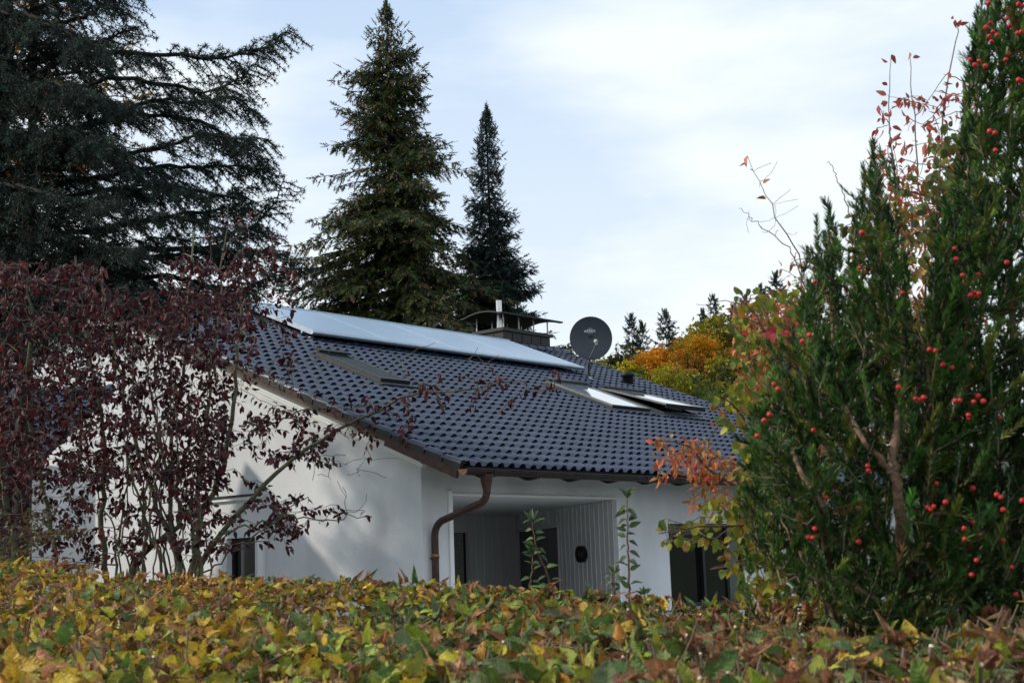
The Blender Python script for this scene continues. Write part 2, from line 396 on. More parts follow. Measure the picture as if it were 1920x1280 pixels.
for sb in (0, LEN):                                                # verge tiles: a side lobe and a roll per course
    mb = MB(); sg = 1 if sb == 0 else -1
    for k in range(nc):
        a_, b_ = k * .34 - .03, (k + 1) * .34 - .025
        mb.obox(RP(sb, 0), E1 * sg, SL, RN, (-.03, .0), (a_, b_ - .03), (-.06, .028))
        hx = [(-.034, .02), (-.03, .05), (-.005, .072), (.03, .074), (.06, .055), (.07, .02)]
        lo_ = [RP(sb, a_, o_ + .012) + E1 * sg * x_ for x_, o_ in hx]; hi_ = [RP(sb, b_ + .02, o_ - .012) + E1 * sg * x_ for x_, o_ in hx]
        mb.add(lo_ + hi_, [(i, i + 1, i + 7, i + 6) for i in range(5)], 1, True); mb.add(lo_, [tuple(range(6))], 0)
    mb.build('verge_tile', [tileside, tilem], house)
for (a_, b_, q_) in ((.0, .035, 1.42), (LEN - .03, LEN, 0)):
    mb = MB(); mb.obox(RP(0, 0), E1, SL, RN, (a_, b_), (q_, QR), (-.125, -.052)); mb.build('fascia', fasciam, house)
mb = MB(); mb.obox(RP(0, 0), E1, SL, RN, (-.02, .03), (.0, 1.42), (-.175, -.045)); mb.build('copper_flashing', copper, house)
mb = MB()                                                          # soffit boards + rafters
mb.obox(RP(0, 0), E1, SL, RN, (.04, LEN - .04), (.03, 1.25), (-.075, -.053))
mb.obox(RP(0, 0), E1, SL, RN, (.04, .31), (1.25, QR), (-.075, -.053))
mb.build('soffit', soffitm, house)
for k in range(15):
    s0 = .75 + k * .93
    mb = MB(); P = [RP(s0, .06, -.077), RP(s0, 1.15, -.077), RP(s0, 1.15, -.24), RP(s0, .22, -.24), RP(s0, .06, -.15)]
    Q = [p_ + E1 * .09 for p_ in P]
    mb.add(P + Q, [(0, 1, 2, 3, 4), (9, 8, 7, 6, 5)] + [(i, 5 + i, 5 + (i + 1) % 5, (i + 1) % 5) for i in range(5)]); mb.build('rafter', wood, house)
# walls
def rz(t): return EZ + (t if t < TR else 2 * TR - t) * KT - .085
SW, TW = .3, 1.0; TEND = TR + TB - .6; SEND = LEN - .3
def wall(name, P, brk, top, holes, nin, m_=plaster, depth=.2, z0=-.3):
    mb = MB(); bs = sorted(set(brk + [h for q in holes for h in q[:2]]))
    for a, b in zip(bs[:-1], bs[1:]):
        hs = [h for h in holes if h[0] <= a + 1e-6 and h[1] >= b - 1e-6]
        if hs:
            h = hs[0]
            if h[2] > z0: mb.quad(P(a, z0), P(b, z0), P(b, h[2]), P(a, h[2]))
            mb.quad(P(a, h[3]), P(b, h[3]), P(b, top(b)), P(a, top(a)))
        else: mb.quad(P(a, z0), P(b, z0), P(b, top(b)), P(a, top(a)))
    for h in holes:
        c = [P(h[0], h[2]), P(h[1], h[2]), P(h[1], h[3]), P(h[0], h[3])]
        for i in range(4): mb.quad(c[i], c[(i + 1) % 4], c[(i + 1) % 4] + nin * depth, c[i] + nin * depth)
    return mb.build(name, m_, house)
wall('gable_wall', lambda t, z: HP(SW, t, z), [TW, TR, TEND], rz, [(4.52, 5.2, 1.2, 2.36), (9.0, 9.9, .9, 2.2)], E1)
OP = (.89, 4.72, .55, 2.785); WN = (6.14, 8.46, 1.02, 2.405)
wall('facade_wall', lambda s, z: HP(s, TW, z), [SW, SEND], lambda s: rz(TW) + .02, [OP, WN, (11, 13.2, 1.02, 2.405)], G, depth=.06)
mb = MB(); P = lambda s, t, z: HP(s, t, z)
mb.quad(P(SEND, TW, -.3), P(SEND, TR, -.3), P(SEND, TR, rz(TR)), P(SEND, TW, rz(TW))); mb.quad(P(SEND, TR, -.3), P(SEND, TEND, -.3), P(SEND, TEND, rz(TEND)), P(SEND, TR, rz(TR)))
mb.quad(P(SW, TEND, -.3), P(SEND, TEND, -.3), P(SEND, TEND, rz(TEND)), P(SW, TEND, rz(TEND)))
mb.build('rear_wall', plaster, house)
# cornice on the gable, following the verge
mb = MB(); tt = [TW - .06, TR]
for (o0, dz) in ((.07, .20), (.035, .25)):
    a = [HP(SW - o0, tt[0], rz(tt[0]) + .06), HP(SW - o0, tt[1], rz(tt[1]) + .06), HP(SW - o0, tt[1], rz(tt[1]) - dz - .0), HP(SW - o0, tt[0], rz(tt[0]) - dz)]
    b = [q + E1 * (o0 + .05) for q in a]
    mb.add(a + b, [(0, 3, 2, 1), (0, 1, 5, 4), (3, 7, 6, 2), (0, 4, 7, 3), (1, 2, 6, 5)])
mb.build('cornice', trim, house)
# terrace recess
BC, BL = (8.0, 5.9), (.89, 5.9); zc, zf = OP[3], .55
mb = MB(); mb.quad(P(.89, TW + .06, zc + .004), P(4.72, TW + .06, zc + .004), P(*BC, zc + .004), P(*BL, zc + .004)); mb.build('terrace_ceiling', trim, house)
mb = MB(); mb.quad(P(.89, TW + .06, zf), P(4.72, TW + .06, zf), P(*BC, zf), P(*BL, zf)); mb.build('terrace_floor', paving, house)
mb = MB(); mb.quad(P(.89, TW + .06, zf), P(*BL, zf), P(*BL, zc), P(.89, TW + .06, zc)); mb.build('terrace_end_wall', plaster, house)
def boarded(name, A0, A1, wins):
    """vertical boards from A0 to A1 (s,t) with window holes [(u0,u1,z0,z1)] along it"""
    a0, a1 = P(*A0, 0), P(*A1, 0); ln = np.linalg.norm(a1 - a0); U = (a1 - a0) / ln; nin = np.cross(UP, U)
    c = P(3.5, 3.2, 0)
    if (c - a0) @ nin > 0: nin = -nin
    mb = MB(); bs = sorted({0, ln, *[h for q in wins for h in q[:2]]})
    for a, b in zip(bs[:-1], bs[1:]):
        h = [h for h in wins if h[0] <= a + 1e-6 and h[1] >= b - 1e-6]
        Z = [(zf, zc)] if not h else [(zf, h[0][2]), (h[0][3], zc)]
        for z0, z1 in Z: mb.quad(a0 + U * a + UP * z0, a0 + U * b + UP * z0, a0 + U * b + UP * z1, a0 + U * a + UP * z1)
    for h in wins:
        q = [a0 + U * h[0] + UP * h[2], a0 + U * h[1] + UP * h[2], a0 + U * h[1] + UP * h[3], a0 + U * h[0] + UP * h[3]]
        for i in range(4): mb.quad(q[i], q[(i + 1) % 4], q[(i + 1) % 4] + nin * .1, q[i] + nin * .1)
    w_ = mb.build(name, board, house)
    mb = MB(); k = 0
    while k * .235 < ln:
        u = k * .235 + .02; k += 1
        hs = [h for h in wins if h[0] - .06 < u < h[1] + .06]
        for z0, z1 in ([(zf, zc)] if not hs else [(hs[0][3] + .06, zc)]):
            mb = MB(); mb.obox(a0, U, -nin, UP, (u, u + .012), (.0, .012), (z0 + .002, z1 - .002)); mb.build('batten', batten, w_)
    for h in wins:
        f = MB(); 
        for (x0, x1, y0, y1) in ((h[0] - .055, h[0], h[2], h[3] + .055), (h[1], h[1] + .055, h[2], h[3] + .055), (h[0], h[1], h[3], h[3] + .055)):
            f.obox(a0, U, -nin, UP, (x0, x1), (.001, .022), (y0, y1))
        fr = f.build('window_frame', trim, house)
        f = MB(); z = h[2]; gp = .09
        while z < h[3] - .01:
            f.obox(a0, U, nin, UP, (h[0] + (gp if h[4] < 0 else .01), h[1] - (gp if h[4] > 0 else .01)), (.055, .07), (z, min(z + .046, h[3] - .005))); z += .05
        f.build('shutter', shutterm if h[5] else shutterd, fr)
        f = MB(); f.obox(a0, U, nin, UP, (h[0], h[1]), (.08, .1), (h[2], h[3])); f.build('pane', blackm, fr)
    return a0, U, nin
def seg_u(x, y, A0, A1):
    a0, a1 = P(*A0, 0), P(*A1, 0); U = nrm(a1 - a0); n = np.cross(UP, U); q = hit(x, y, a0, n); return (q - a0) @ U, q[2]
SWs = (4.72, TW + .06)
u0, zt0 = seg_u(848, 998, BL, BC); u1, _ = seg_u(878, 998, BL, BC)
boarded('boarded_back_wall', BL, BC, [(u0, u1, zf, zt0, 1, True)])
ub, zt = seg_u(966.5, 996.2, SWs, BC); ua, zt2 = seg_u(1046, 989, SWs, BC)
a0, U_, nin = boarded('boarded_side_wall', SWs, BC, [(ua, ub, zf, (zt + zt2) / 2, 1, False)])
ul, zl = seg_u(1097, 1038, SWs, BC)
lampo = MB(); lo = a0 + U_ * ul + UP * zl
lampo.lathe(lo, -nin, [(.0001, .002), (.13, .002), (.14, .06), (.14, .12), (.12, .14), (.10, .135), (.09, .11)], 28); wl = lampo.build('wall_lamp', blackm, house)
lampo = MB(); lampo.lathe(lo, -nin, [(.095, .112), (.0001, .12)], 28); lampo.build('lamp_glass', glass, wl)
# opening trim
mb = MB()
mb.obox(P(0, TW, 0), E1, -G, UP, (OP[0] - .075, OP[0]), (.001, .03), (OP[2], OP[3] + .07)); mb.obox(P(0, TW, 0), E1, -G, UP, (OP[0], OP[1]), (.001, .02), (OP[3], OP[3] + .035))
mb.obox(P(0, TW, 0), E1, -G, UP, (OP[1], OP[1] + .03), (.001, .012), (OP[2], OP[3] + .035))
mb.build('terrace_trim', trim, house)
# patio windows
def patio(W_):
    s0, s1, z0, z1 = W_; O = P(0, TW + .03, 0)
    f = MB()
    for (x0, x1, y0, y1) in ((s0, s0 + .06, z0, z1), (s1 - .06, s1, z0, z1), (s0 + .06, s1 - .06, z1 - .07, z1), (s0 + .06, s1 - .06, z0, z0 + .07), (s0 + (s1 - s0) * .45, s0 + (s1 - s0) * .45 + .07, z0 + .07, z1 - .07)):
        f.obox(O, E1, G, UP, (x0, x1), (0, .07), (y0, y1))
    fr = f.build('window_frame', blackm, house)
    f = MB(); f.obox(O, E1, G, UP, (s0 + .06, s1 - .06), (.075, .09), (z0 + .07, z1 - .07)); f.build('pane', glass, fr)
    sl_, _ = hit(1361, 1040, P(0, TW + .1, 0), G), 0; sa = (sl_ - P(0, 0, 0)) @ E1; sb = (hit(1379, 1040, P(0, TW + .1, 0), G) - P(0, 0, 0)) @ E1
    if s0 < sa < s1:
        f = MB(); f.obox(O, E1, G, UP, (sa, sb), (.02, .07), (z0 + .07, z1 - .07)); f.build('sash_post', glass2, fr)
    f = MB(); f.obox(O, E1, G, UP, (s0 - .03, s1 + .03), (-.17, -.005), (z0 - .045, z0 - .003)); f.build('sill', galv, fr)
patio(WN); patio((11, 13.2, 1.02, 2.405))
# gable windows and the little canopy strip
for h in ((4.52, 5.2, 1.2, 2.36), (9.0, 9.9, .9, 2.2)):
    f = MB(); O = P(SW, 0, 0)
    for (x0, x1, y0, y1) in ((h[0], h[0] + .05, h[2], h[3]), (h[1] - .05, h[1], h[2], h[3]), (h[0] + .05, h[1] - .05, h[3] - .05, h[3]), (h[0] + .05, h[1] - .05, h[2], h[2] + .05)):
        f.obox(O, G, E1, UP, (x0, x1), (.1, .16), (y0, y1))
    fr = f.build('window_frame', blackm, house); f = MB(); f.obox(O, G, E1, UP, (h[0] + .05, h[1] - .05), (.14, .155), (h[2] + .05, h[3] - .05)); f.build('pane', glass, fr)
f = MB(); f.obox(P(SW, 0, 0), G, -E1, UP, (4.34, 6.3), (.0, .05), (2.93, 2.975)); f.obox(P(SW, 0, 0), G, -E1, UP, (4.30, 4.42), (.0, .035), (.2, 2.60)); f.build('wall_moulding', trim, house)
f = MB(); f.obox(P(SW, 0, 0), G, -E1, UP, (4.34, 6.3), (.0, .07), (2.977, 3.01)); f.build('drip_edge', zinc, house)
# gutter: half round, end cap
GT, GZ, GR = -.085, EZ - .055, .075
mb = MB(); prof = [(math.cos(a) * GR, -math.sin(a) * GR) for a in np.linspace(0, math.pi, 11)]
prof2 = [(x * .95, z * .95) for x, z in prof][::-1]; ring = prof + prof2; n = len(ring)
Pr = [HP(-.03, GT + x, GZ + z) for x, z in ring] + [HP(LEN + .03, GT + x, GZ - .02 + z) for x, z in ring]
mb.add(Pr, [(i, (i + 1) % n, n + (i + 1) % n, n + i) for i in range(n)], 0, True)
for i in range(17): mb.obox(HP(0, 0, GZ), E1, G, UP, (.5 + i * .87, .525 + i * .87), (GT - GR - .006, GT - GR + .002), (-.05, .012))
mb.tube([HP(-.03, GT - GR, GZ + .004), HP(LEN + .03, GT - GR, GZ - .016)], .009, 6)
gut = mb.build('gutter', gutm, house)
mb = MB(); c = [HP(-.034, GT + x, GZ + z) for x, z in prof]; mb.add(c, [tuple(range(11))]); mb.add([q - E1 * .003 + 0 for q in c], [tuple(range(11))[::-1]])
mb.tube(c, .009, 6); mb.build('gutter_end', copperb, gut)
# downpipe
s0 = .52; wl_t = TW - .085
pA = hit(912, 893, HP(0, GT, 0), G); sA = (pA - HP(0, 0, 0)) @ E1
pB = hit(815, 1000, HP(0, wl_t, 0), G); sB = (pB - HP(0, 0, 0)) @ E1
k1 = HP(sA, GT, EZ - .33); k2 = HP(sB, wl_t, (hit(816, 985, HP(0, wl_t, 0), G))[2])
top = HP(sA, GT, EZ - .13)
path = [top, HP(sA, GT, EZ - .30)]
def bend(a, b, c, r_=.12, n=6):
    p0 = b + nrm(a - b) * r_; p1 = b + nrm(c - b) * r_
    return [(1 - t) ** 2 * p0 + 2 * t * (1 - t) * b + t * t * p1 for t in np.linspace(0, 1, n)]
bot = HP(sB, wl_t, -.1)
path = [top] + bend(top, k1 - UP * .12, k2, .14) + bend(k1, k2 - UP * .0, bot, .16) + [bot]
mb = MB(); mb.tube(path, .05, 14); dp = mb.build('downpipe', copper, house)
mb = MB(); mb.lathe(HP(sA, GT, EZ - .36), UP, [(.052, 0), (.055, .05), (.08, .16), (.09, .25)], 14); mb.build('funnel', copper, dp)
mb = MB(); zj = hit(816, 1041, HP(0, wl_t, 0), G)[2]; mb.lathe(HP(sB, wl_t, zj), UP, [(.05, -.02), (.058, -.018), (.058, .018), (.05, .02)], 14)
mb.build('pipe_joint', copperb, dp)
mb = MB(); mb.lathe(HP(sB, wl_t, zj - .03), UP, [(.05, -.02), (.056, -.016), (.056, .01), (.05, .014)], 14); mb.obox(HP(sB, wl_t, zj - .035), E1, G, UP, (-.012, .012), (.04, .09), (-.012, .012)); mb.build('pipe_clip', copper, dp)

# chimney
cs, cq = onroof(1042, 658)
def chim(x, y, o, axis):  return None
cL = 1.85; cW = .95; sC1 = min(cs, LEN - .12); tC0 = cq * math.cos(TH); 
topc = hit(1041, 629, HP(sC1, tC0, 0), G); ztop = topc[2]
ch = None
mb = MB(); O = HP(sC1 - cL, tC0, 0); npan = 5
mb.obox(O, E1, G, UP, (0, cL), (0, cW), (EZ, ztop - .08))
ch = mb.build('chimney', zinc, house)
mb = MB()
for k in range(1, npan): mb.obox(O, E1, -G, UP, (cL * k / npan - .008, cL * k / npan + .008), (0.0, .012), (EZ + 1, ztop - .09))
for k in range(1, 3): mb.obox(O, G, -E1, UP, (cW * k / 3 - .008, cW * k / 3 + .008), (0.0, .012), (EZ + 1, ztop - .09))
mb.build('standing_seam', zinc, ch)
mb = MB(); mb.obox(O, E1, G, UP, (-.05, cL + .05), (-.05, cW + .05), (ztop - .079, ztop)); mb.build('chimney_coping', zincl, ch)
mb = MB(); K = 14; hh = .44; rise = .13; th_ = .035; A_ = []
for j in range(K + 1):
    v = -.22 + (cW + .44) * j / K; z = ztop + hh - rise * ((j / K - .5) * 2) ** 2 + (.035 * abs(j / K - .5) * 2 if j in (0, K) else 0)
    for s_ in (-.28, cL + .30):
        A_ += [O * A(1, 1, 0) + E1 * s_ + G * v + UP * (z), O * A(1, 1, 0) + E1 * s_ + G * v + UP * (z - th_)]
for j in range(K):
    b = j * 4; 
Fs = []
for j in range(K):
    b = j * 4; Fs += [(b, b + 2, b + 6, b + 4), (b + 1, b + 5, b + 7, b + 3), (b, b + 4, b + 5, b + 1), (b + 2, b + 3, b + 7, b + 6)]
Fs += [(0, 1, 3, 2), (4 * K, 4 * K + 2, 4 * K + 3, 4 * K + 1)]
mb.add(A_, Fs, 0, False); mb.build('chimney_cap', zinc, ch)
for s_ in (.06, .65, 1.24, cL - .05):
    for v in (.03, cW - .03):
        zz = hh - rise * ((v + .22) / (cW + .44) * 2 - 1) ** 2
        mb = MB(); mb.obox(O, E1, G, UP, (s_ - .015, s_ + .015), (v - .012, v + .012), (ztop, ztop + zz - .01)); mb.build('cap_post', galv, ch)
pf = at(935, 600, (O + E1 * .3)[1] + .35)
mb = MB(); fx = O * A(1, 1, 0) + E1 * .22 + G * .30
mb.tube([fx + UP * (ztop - .1), fx + UP * (ztop + .74)], .072, 18, cap=False); mb.tube([fx + UP * (ztop + .72), fx + UP * (ztop + .745)], .076, 18, cap=False)
mb.lathe(fx + UP * (ztop + .6), UP, [(.0001, 0), (.071, 0)], 18)
mb.build('flue_pipe', steel, ch)
# vent
vs_, vq = onroof(1178, 722)
vb = RP(vs_, vq); mb = MB(); mb.lathe(vb - UP * .1, UP, [(.12, 0), (.12, .29), (.17, .30), (.17, .36), (.14, .40), (.0001, .41)], 16); mb.build('roof_vent', zinc, house)

# skylights
def skylight(cr, lift=0, par=house, gm=None, sm_=None):
    """cr = bottom-left, bottom-right, top-left pixels of the frame"""
    bl, br, tl = [onroof(*c_, .1) for c_ in cr]
    s0, s1 = bl[0], br[0]; q0 = (bl[1] + br[1]) / 2; q1 = tl[1]; s0 = (bl[0] + tl[0]) / 2; fw = .055
    base = MB()
    for (a, b, c, d) in ((s0, s0 + fw, q0, q1), (s1 - fw, s1, q0, q1), (s0 + fw, s1 - fw, q0, q0 + fw), (s0 + fw, s1 - fw, q1 - fw, q1)):
        base.obox(E0, E1, SL, RN, (a, b), (c, d), (-.03, .10))
    base.obox(E0, E1, SL, RN, (s0 + fw, s1 - fw), (q0 + fw, q1 - fw), (-.03, .0), 1)
    base.obox(E0, E1, SL, RN, (s0 - .08, s1 + .08), (q0 - .16, q0 - .002), (.046, .078)); base.obox(E0, E1, SL, RN, (s0 - .07, s0 - .002), (q0, q1 + .05), (.03, .078)); base.obox(E0, E1, SL, RN, (s1 + .002, s1 + .07), (q0, q1 + .05), (.03, .078))
    sk = base.build('skylight', [sashm, blackm], par)
    a = R(lift); S2 = SL * math.cos(a) - RN * math.sin(a); N2 = SL * math.sin(a) + RN * math.cos(a)   # hinged at the top
    O_ = RP(0, q1, .102); Ln = q1 - q0
    fm = MB()
    for (x0, x1, y0, y1) in ((s0, s0 + .06, 0, Ln), (s1 - .06, s1, 0, Ln), (s0 + .06, s1 - .06, Ln - .05, Ln), (s0 + .06, s1 - .06, 0, .12)):
        fm.obox(O_, E1, -S2, N2, (x0, x1), (y0, y1), (0, .035 if y1 > .2 else .05))
    fm.build('sash', sm_ or sashl, sk)
    fm = MB(); fm.obox(O_, E1, -S2, N2, (s0 + .06, s1 - .06), (.12, Ln - .05), (.012, .022)); fm.build('pane', gm or skyglass, sk)
    fm = MB(); fm.obox(O_, E1, -S2, N2, (s0 - .02, s1 + .02), (-.07, .09), (.052, .085)); fm.build('hood', blackm, sk)
    fm = MB(); fm.obox(O_, E1, -S2, N2, (s0, s1), (Ln + .001, Ln + .016), (-.055, .034)); fm.build('sash_rail', blackm, sk)
skylight(((702, 712), (764, 716), (607, 664)), 0, house, skyglass2, sashm)
skylight(((1136, 760), (1221, 770), (1033, 717)))
skylight(((1236, 772), (1316, 779), (1139, 731)), 5)

# solar collectors on their rack
pe = [onroof(x, y, .21) for x, y in ((481, 568), (591, 620), (967, 641), (1091, 687))]
ps0, ps1 = 3.9, 12.1; pq0 = (pe[1][1] + pe[3][1]) / 2; pq1 = (pe[0][1] + pe[2][1]) / 2
solar = thing('solar_panel', RP(ps0, pq0, .3), 'long pale blue row of solar collectors mounted flat near the roof ridge', 'solar panel')
npn = 4; pw = (ps1 - ps0) / npn
for k in range(npn):
    a, b = ps0 + k * pw, ps0 + (k + 1) * pw - .012
    mb = MB(); mb.obox(E0, E1, SL, RN, (a + .004, b - .004), (pq0 + .05, pq1 - .05), (.17, .2165)); mb.build('collector_glass', glass_panel, solar)
    mb = MB()
    for (x0, x1, y0, y1) in ((a, a + .004, pq0, pq1), (b - .004, b, pq0, pq1), (a + .004, b - .004, pq1 - .05, pq1), (a + .004, b - .004, pq0, pq0 + .05)):
        mb.obox(E0, E1, SL, RN, (x0, x1), (y0, y1), (.13, .218))
    mb.build('collector_frame', alu, solar)
mb = MB()
for q_ in (pq0 + .25, pq1 - .3): mb.obox(E0, E1, SL, RN, (ps0 - .02, ps1 + .02), (q_, q_ + .04), (.09, .128))
mb.tube([RP(ps0 - .01, pq0 - .012, .18), RP(ps1 + .03, pq0 - .012, .18)], .038, 12); mb.tube([RP(ps0 - .01, pq1 + .0, .22), RP(ps1 + .01, pq1 + .0, .22)], .02, 8)
mb.build('rail', alu, solar)
s_ = ps0 + .15
while s_ < ps1:
    for q_ in (pq0 + .22, pq1 - .3): mb = MB(); mb.tube([RP(s_, q_, .03), RP(s_, q_ - .1, .06), RP(s_, q_ - .1, .09)], .018, 6); mb.build('roof_hook', galv, solar)
    s_ += 1.1

# satellite dish
ds_, dq = onroof(1104, 712); db = RP(ds_, dq)
dish = thing('satellite_dish', db, 'round dark grey satellite dish on a galvanised mast above the roof windows', 'satellite dish')
dc = at(1108, 634, db[1] - .25); DR = 40.5 / F * np.linalg.norm(dc - CAM)
dn = nrm(nrm(CAM - dc) + A(.10, 0, .10)); dx = nrm(np.cross(UP, dn)); dy = np.cross(dn, dx)
mb = MB(); K = 40; dep = .14 * DR * 2
V_ = []; rr = [1, .985, .8, .6, .4, .2, .02]
for q in rr:
    for j in range(K):
        a = 2 * math.pi * j / K; V_.append(dc + (dx * math.cos(a) * .975 + dy * math.sin(a)) * DR * q + dn * (dep * (q * q - 1) * .6 - (0 if q < .99 else .0)))
for q in rr[::-1]:
    for j in range(K):
        a = 2 * math.pi * j / K; V_.append(dc + (dx * math.cos(a) * .975 + dy * math.sin(a)) * DR * q + dn * (dep * (q * q - 1) * .6 - .022))
nr = len(rr) * 2
mb.add(V_, [(i * K + j, i * K + (j + 1) % K, ((i + 1) % nr) * K + (j + 1) % K, ((i + 1) % nr) * K + j) for i in range(nr) for j in range(K)], 0, True)
mb.add([V_[(len(rr) - 1) * K + j] for j in range(K)], [tuple(range(K))]); refl = mb.build('reflector', dishm, dish)
mb = MB(); mb.tube([dc + (dx * math.cos(a) * .975 + dy * math.sin(a)) * DR for a in np.linspace(0, 2 * math.pi, 49)], .008, 6, cap=False); mb.build('rim', galv if False else dishm, refl)
def dz_(u, v): return dep * (((u * u + v * v) / DR ** 2) - 1) * .6
lg = MB(); lu, lv, lr = -.01 * DR, .36 * DR, .155 * DR
ringv = []
for j in range(28):
    a = 2 * math.pi * j / 28; u, v = lu + lr * math.cos(a), lv + lr * .95 * math.sin(a); ringv.append(dc + dx * u + dy * v + dn * (dz_(u, v) + .006))
lg.add(ringv, [tuple(range(28))]); lg.build('logo_disc', logog, refl)
fc = bpy.data.curves.new('lettering', 'FONT'); fc.body = 'ASTRO'; fc.size = 1; fc.offset = .022; fc.extrude = .012; fc.align_x = 'CENTER'; fc.align_y = 'CENTER'; fc.space_character = 1.06
fo = bpy.data.objects.new('tmp', fc); sc.collection.objects.link(fo); bpy.context.view_layer.update()
me = bpy.data.meshes.new_from_object(fo.evaluated_get(bpy.context.evaluated_depsgraph_get())); bpy.data.objects.remove(fo)
tw = max(v.co.x for v in me.vertices) - min(v.co.x for v in me.vertices); k_ = .52 * DR / tw
ORGd = ORG[dish.name]
for v in me.vertices:
    u, vv = lu + v.co.x * k_ - .02 * DR, lv + v.co.y * k_ * 1.0 - .01
    q = dc + dx * u + dy * vv + dn * (dz_(u, vv) + .012 + v.co.z * .1) - ORGd; v.co = Vector(q)
me.materials.append(logow); me.name = 'lettering'; lo_ = link('lettering', me, refl)
# arm, lnb, mast
armb = at(1103, 676, db[1] - .12)
mb = MB(); mb.tube([db - UP * .05, armb * A(0, 0, 1) + db * A(1, 1, 0), armb + dn * .02], .028, 12); mb.build('mast', galv, dish)
lnbp = at(1118, 640, db[1] - .75)
mb = MB(); mb.tube([armb - UP * .03, armb + dn * .28 + dx * .08 + UP * .17, lnbp - UP * .06], .018, 8); mb.tube([armb - UP * .03 + dx * .12, lnbp - UP * .06 + dx * .03], .007, 6)
mb.tube([armb - UP * .05, armb - UP * .03 + dx * .13], .016, 6); mb.build('feed_arm', galv, dish)
mb = MB(); mb.lathe(lnbp, nrm(dc - lnbp), [(.0001, -.06), (.03, -.06), (.036, .0), (.045, .03), (.045, .07), (.0001, .075)], 14); mb.obox(lnbp, dx, dn, UP, (-.025, .025), (-.03, .05), (-.08, -.01)); mb.build('receiver', lnb, dish)
mb = MB(); mb.lathe(db - UP * .02, UP, [(.16, -.05), (.11, .03), (.06, .07), (.05, .10)], 16, 0); mb.lathe(db + UP * .08, UP, [(.055, 0), (.045, .06), (.032, .14)], 14, 1); mb.build('mast_foot', [galv, blackm], dish)
mb = MB(); mb.obox(dc - dn * .1, dx, dy, dn, (-.06, .06), (-.28, -.02), (-.08, -.0)); mb.tube([db + UP * .2, dc - dn * .14 - UP * .1], .026, 10); mb.build('bracket', blackm, dish)

# balcony railing in front of the right-hand windows
ra = at(1236, 1146, 20.5); RZt = ra[2]
rail = thing('balcony_railing', (ra[0], 20.5, 0), 'thin black metal railing in front of the dark patio window', 'railing')
XX = A(1, 0, 0); YY = A(0, 1, 0); Rb = A(ra[0], 20.5, 0)
mb = MB(); mb.tube([Rb + UP * RZt, Rb + XX * 5 + UP * RZt], .014, 8); mb.build('handrail', blackm, rail)
for z_ in (.14, .85): mb = MB(); mb.tube([Rb + UP * (RZt - z_), Rb + XX * 5 + UP * (RZt - z_)], .010, 6); mb.build('crossbar', blackm, rail)
for k in range(6): mb = MB(); mb.obox(Rb + XX * k, XX, YY, UP, (-.015, .015), (-.015, .015), (-.1, RZt - .012)); mb.build('post', blackm, rail)

mb = MB(); mb.obox(HP(-2, -4.2, 0), E1, G, UP, (0, 18.5), (0, 5.15), (-.2, .06)); tag(mb.build('terrace', paving), kind='structure')  # unseen pale paving, added behind the hedge to bounce light onto the facade
# neighbouring garage at the far left
gb = at(64, 874, 19.0); GZ0 = gb[2]
gar = thing('garage', (gb[0], gb[1], 0), 'low white outbuilding with a dark tiled roof at the left edge', 'outbuilding')
gE = nrm(A(-1, .12, 0)); gS = nrm(A(.12, 1, 0)); gth = R(27); gSL = nrm(gS + UP * math.tan(gth)); gN = nrm(np.cross(gE, gSL)); gN = gN if gN[2] > 0 else -gN
G0 = gb + UP * .02
tiled_obj('roof', lambda s, q, o=0: G0 + gE * s + gSL * q + gN * o, 22, 9, gar)
mb = MB(); mb.obox(G0, gE, gSL, gN, (0, 4.9), (.02, 3.05), (-.06, -.014)); mb.obox(G0, gE, gS, UP, (.0, 4.9), (.0, .04), (-.20, -.04)); mb.build('fascia', wood, gar)
mb = MB(); mb.obox(G0 * A(1, 1, 0), gE, gS, UP, (.3, 4.7), (.45, 2.7), (-.2, GZ0 + .1)); mb.build('wall', plaster, gar)
mb = MB(); mb.obox(G0 * A(1, 1, 0), gE, gS, UP, (.42, .54), (.3, .44), (-.1, GZ0 + .05)); mb.build('post', zinc, gar)
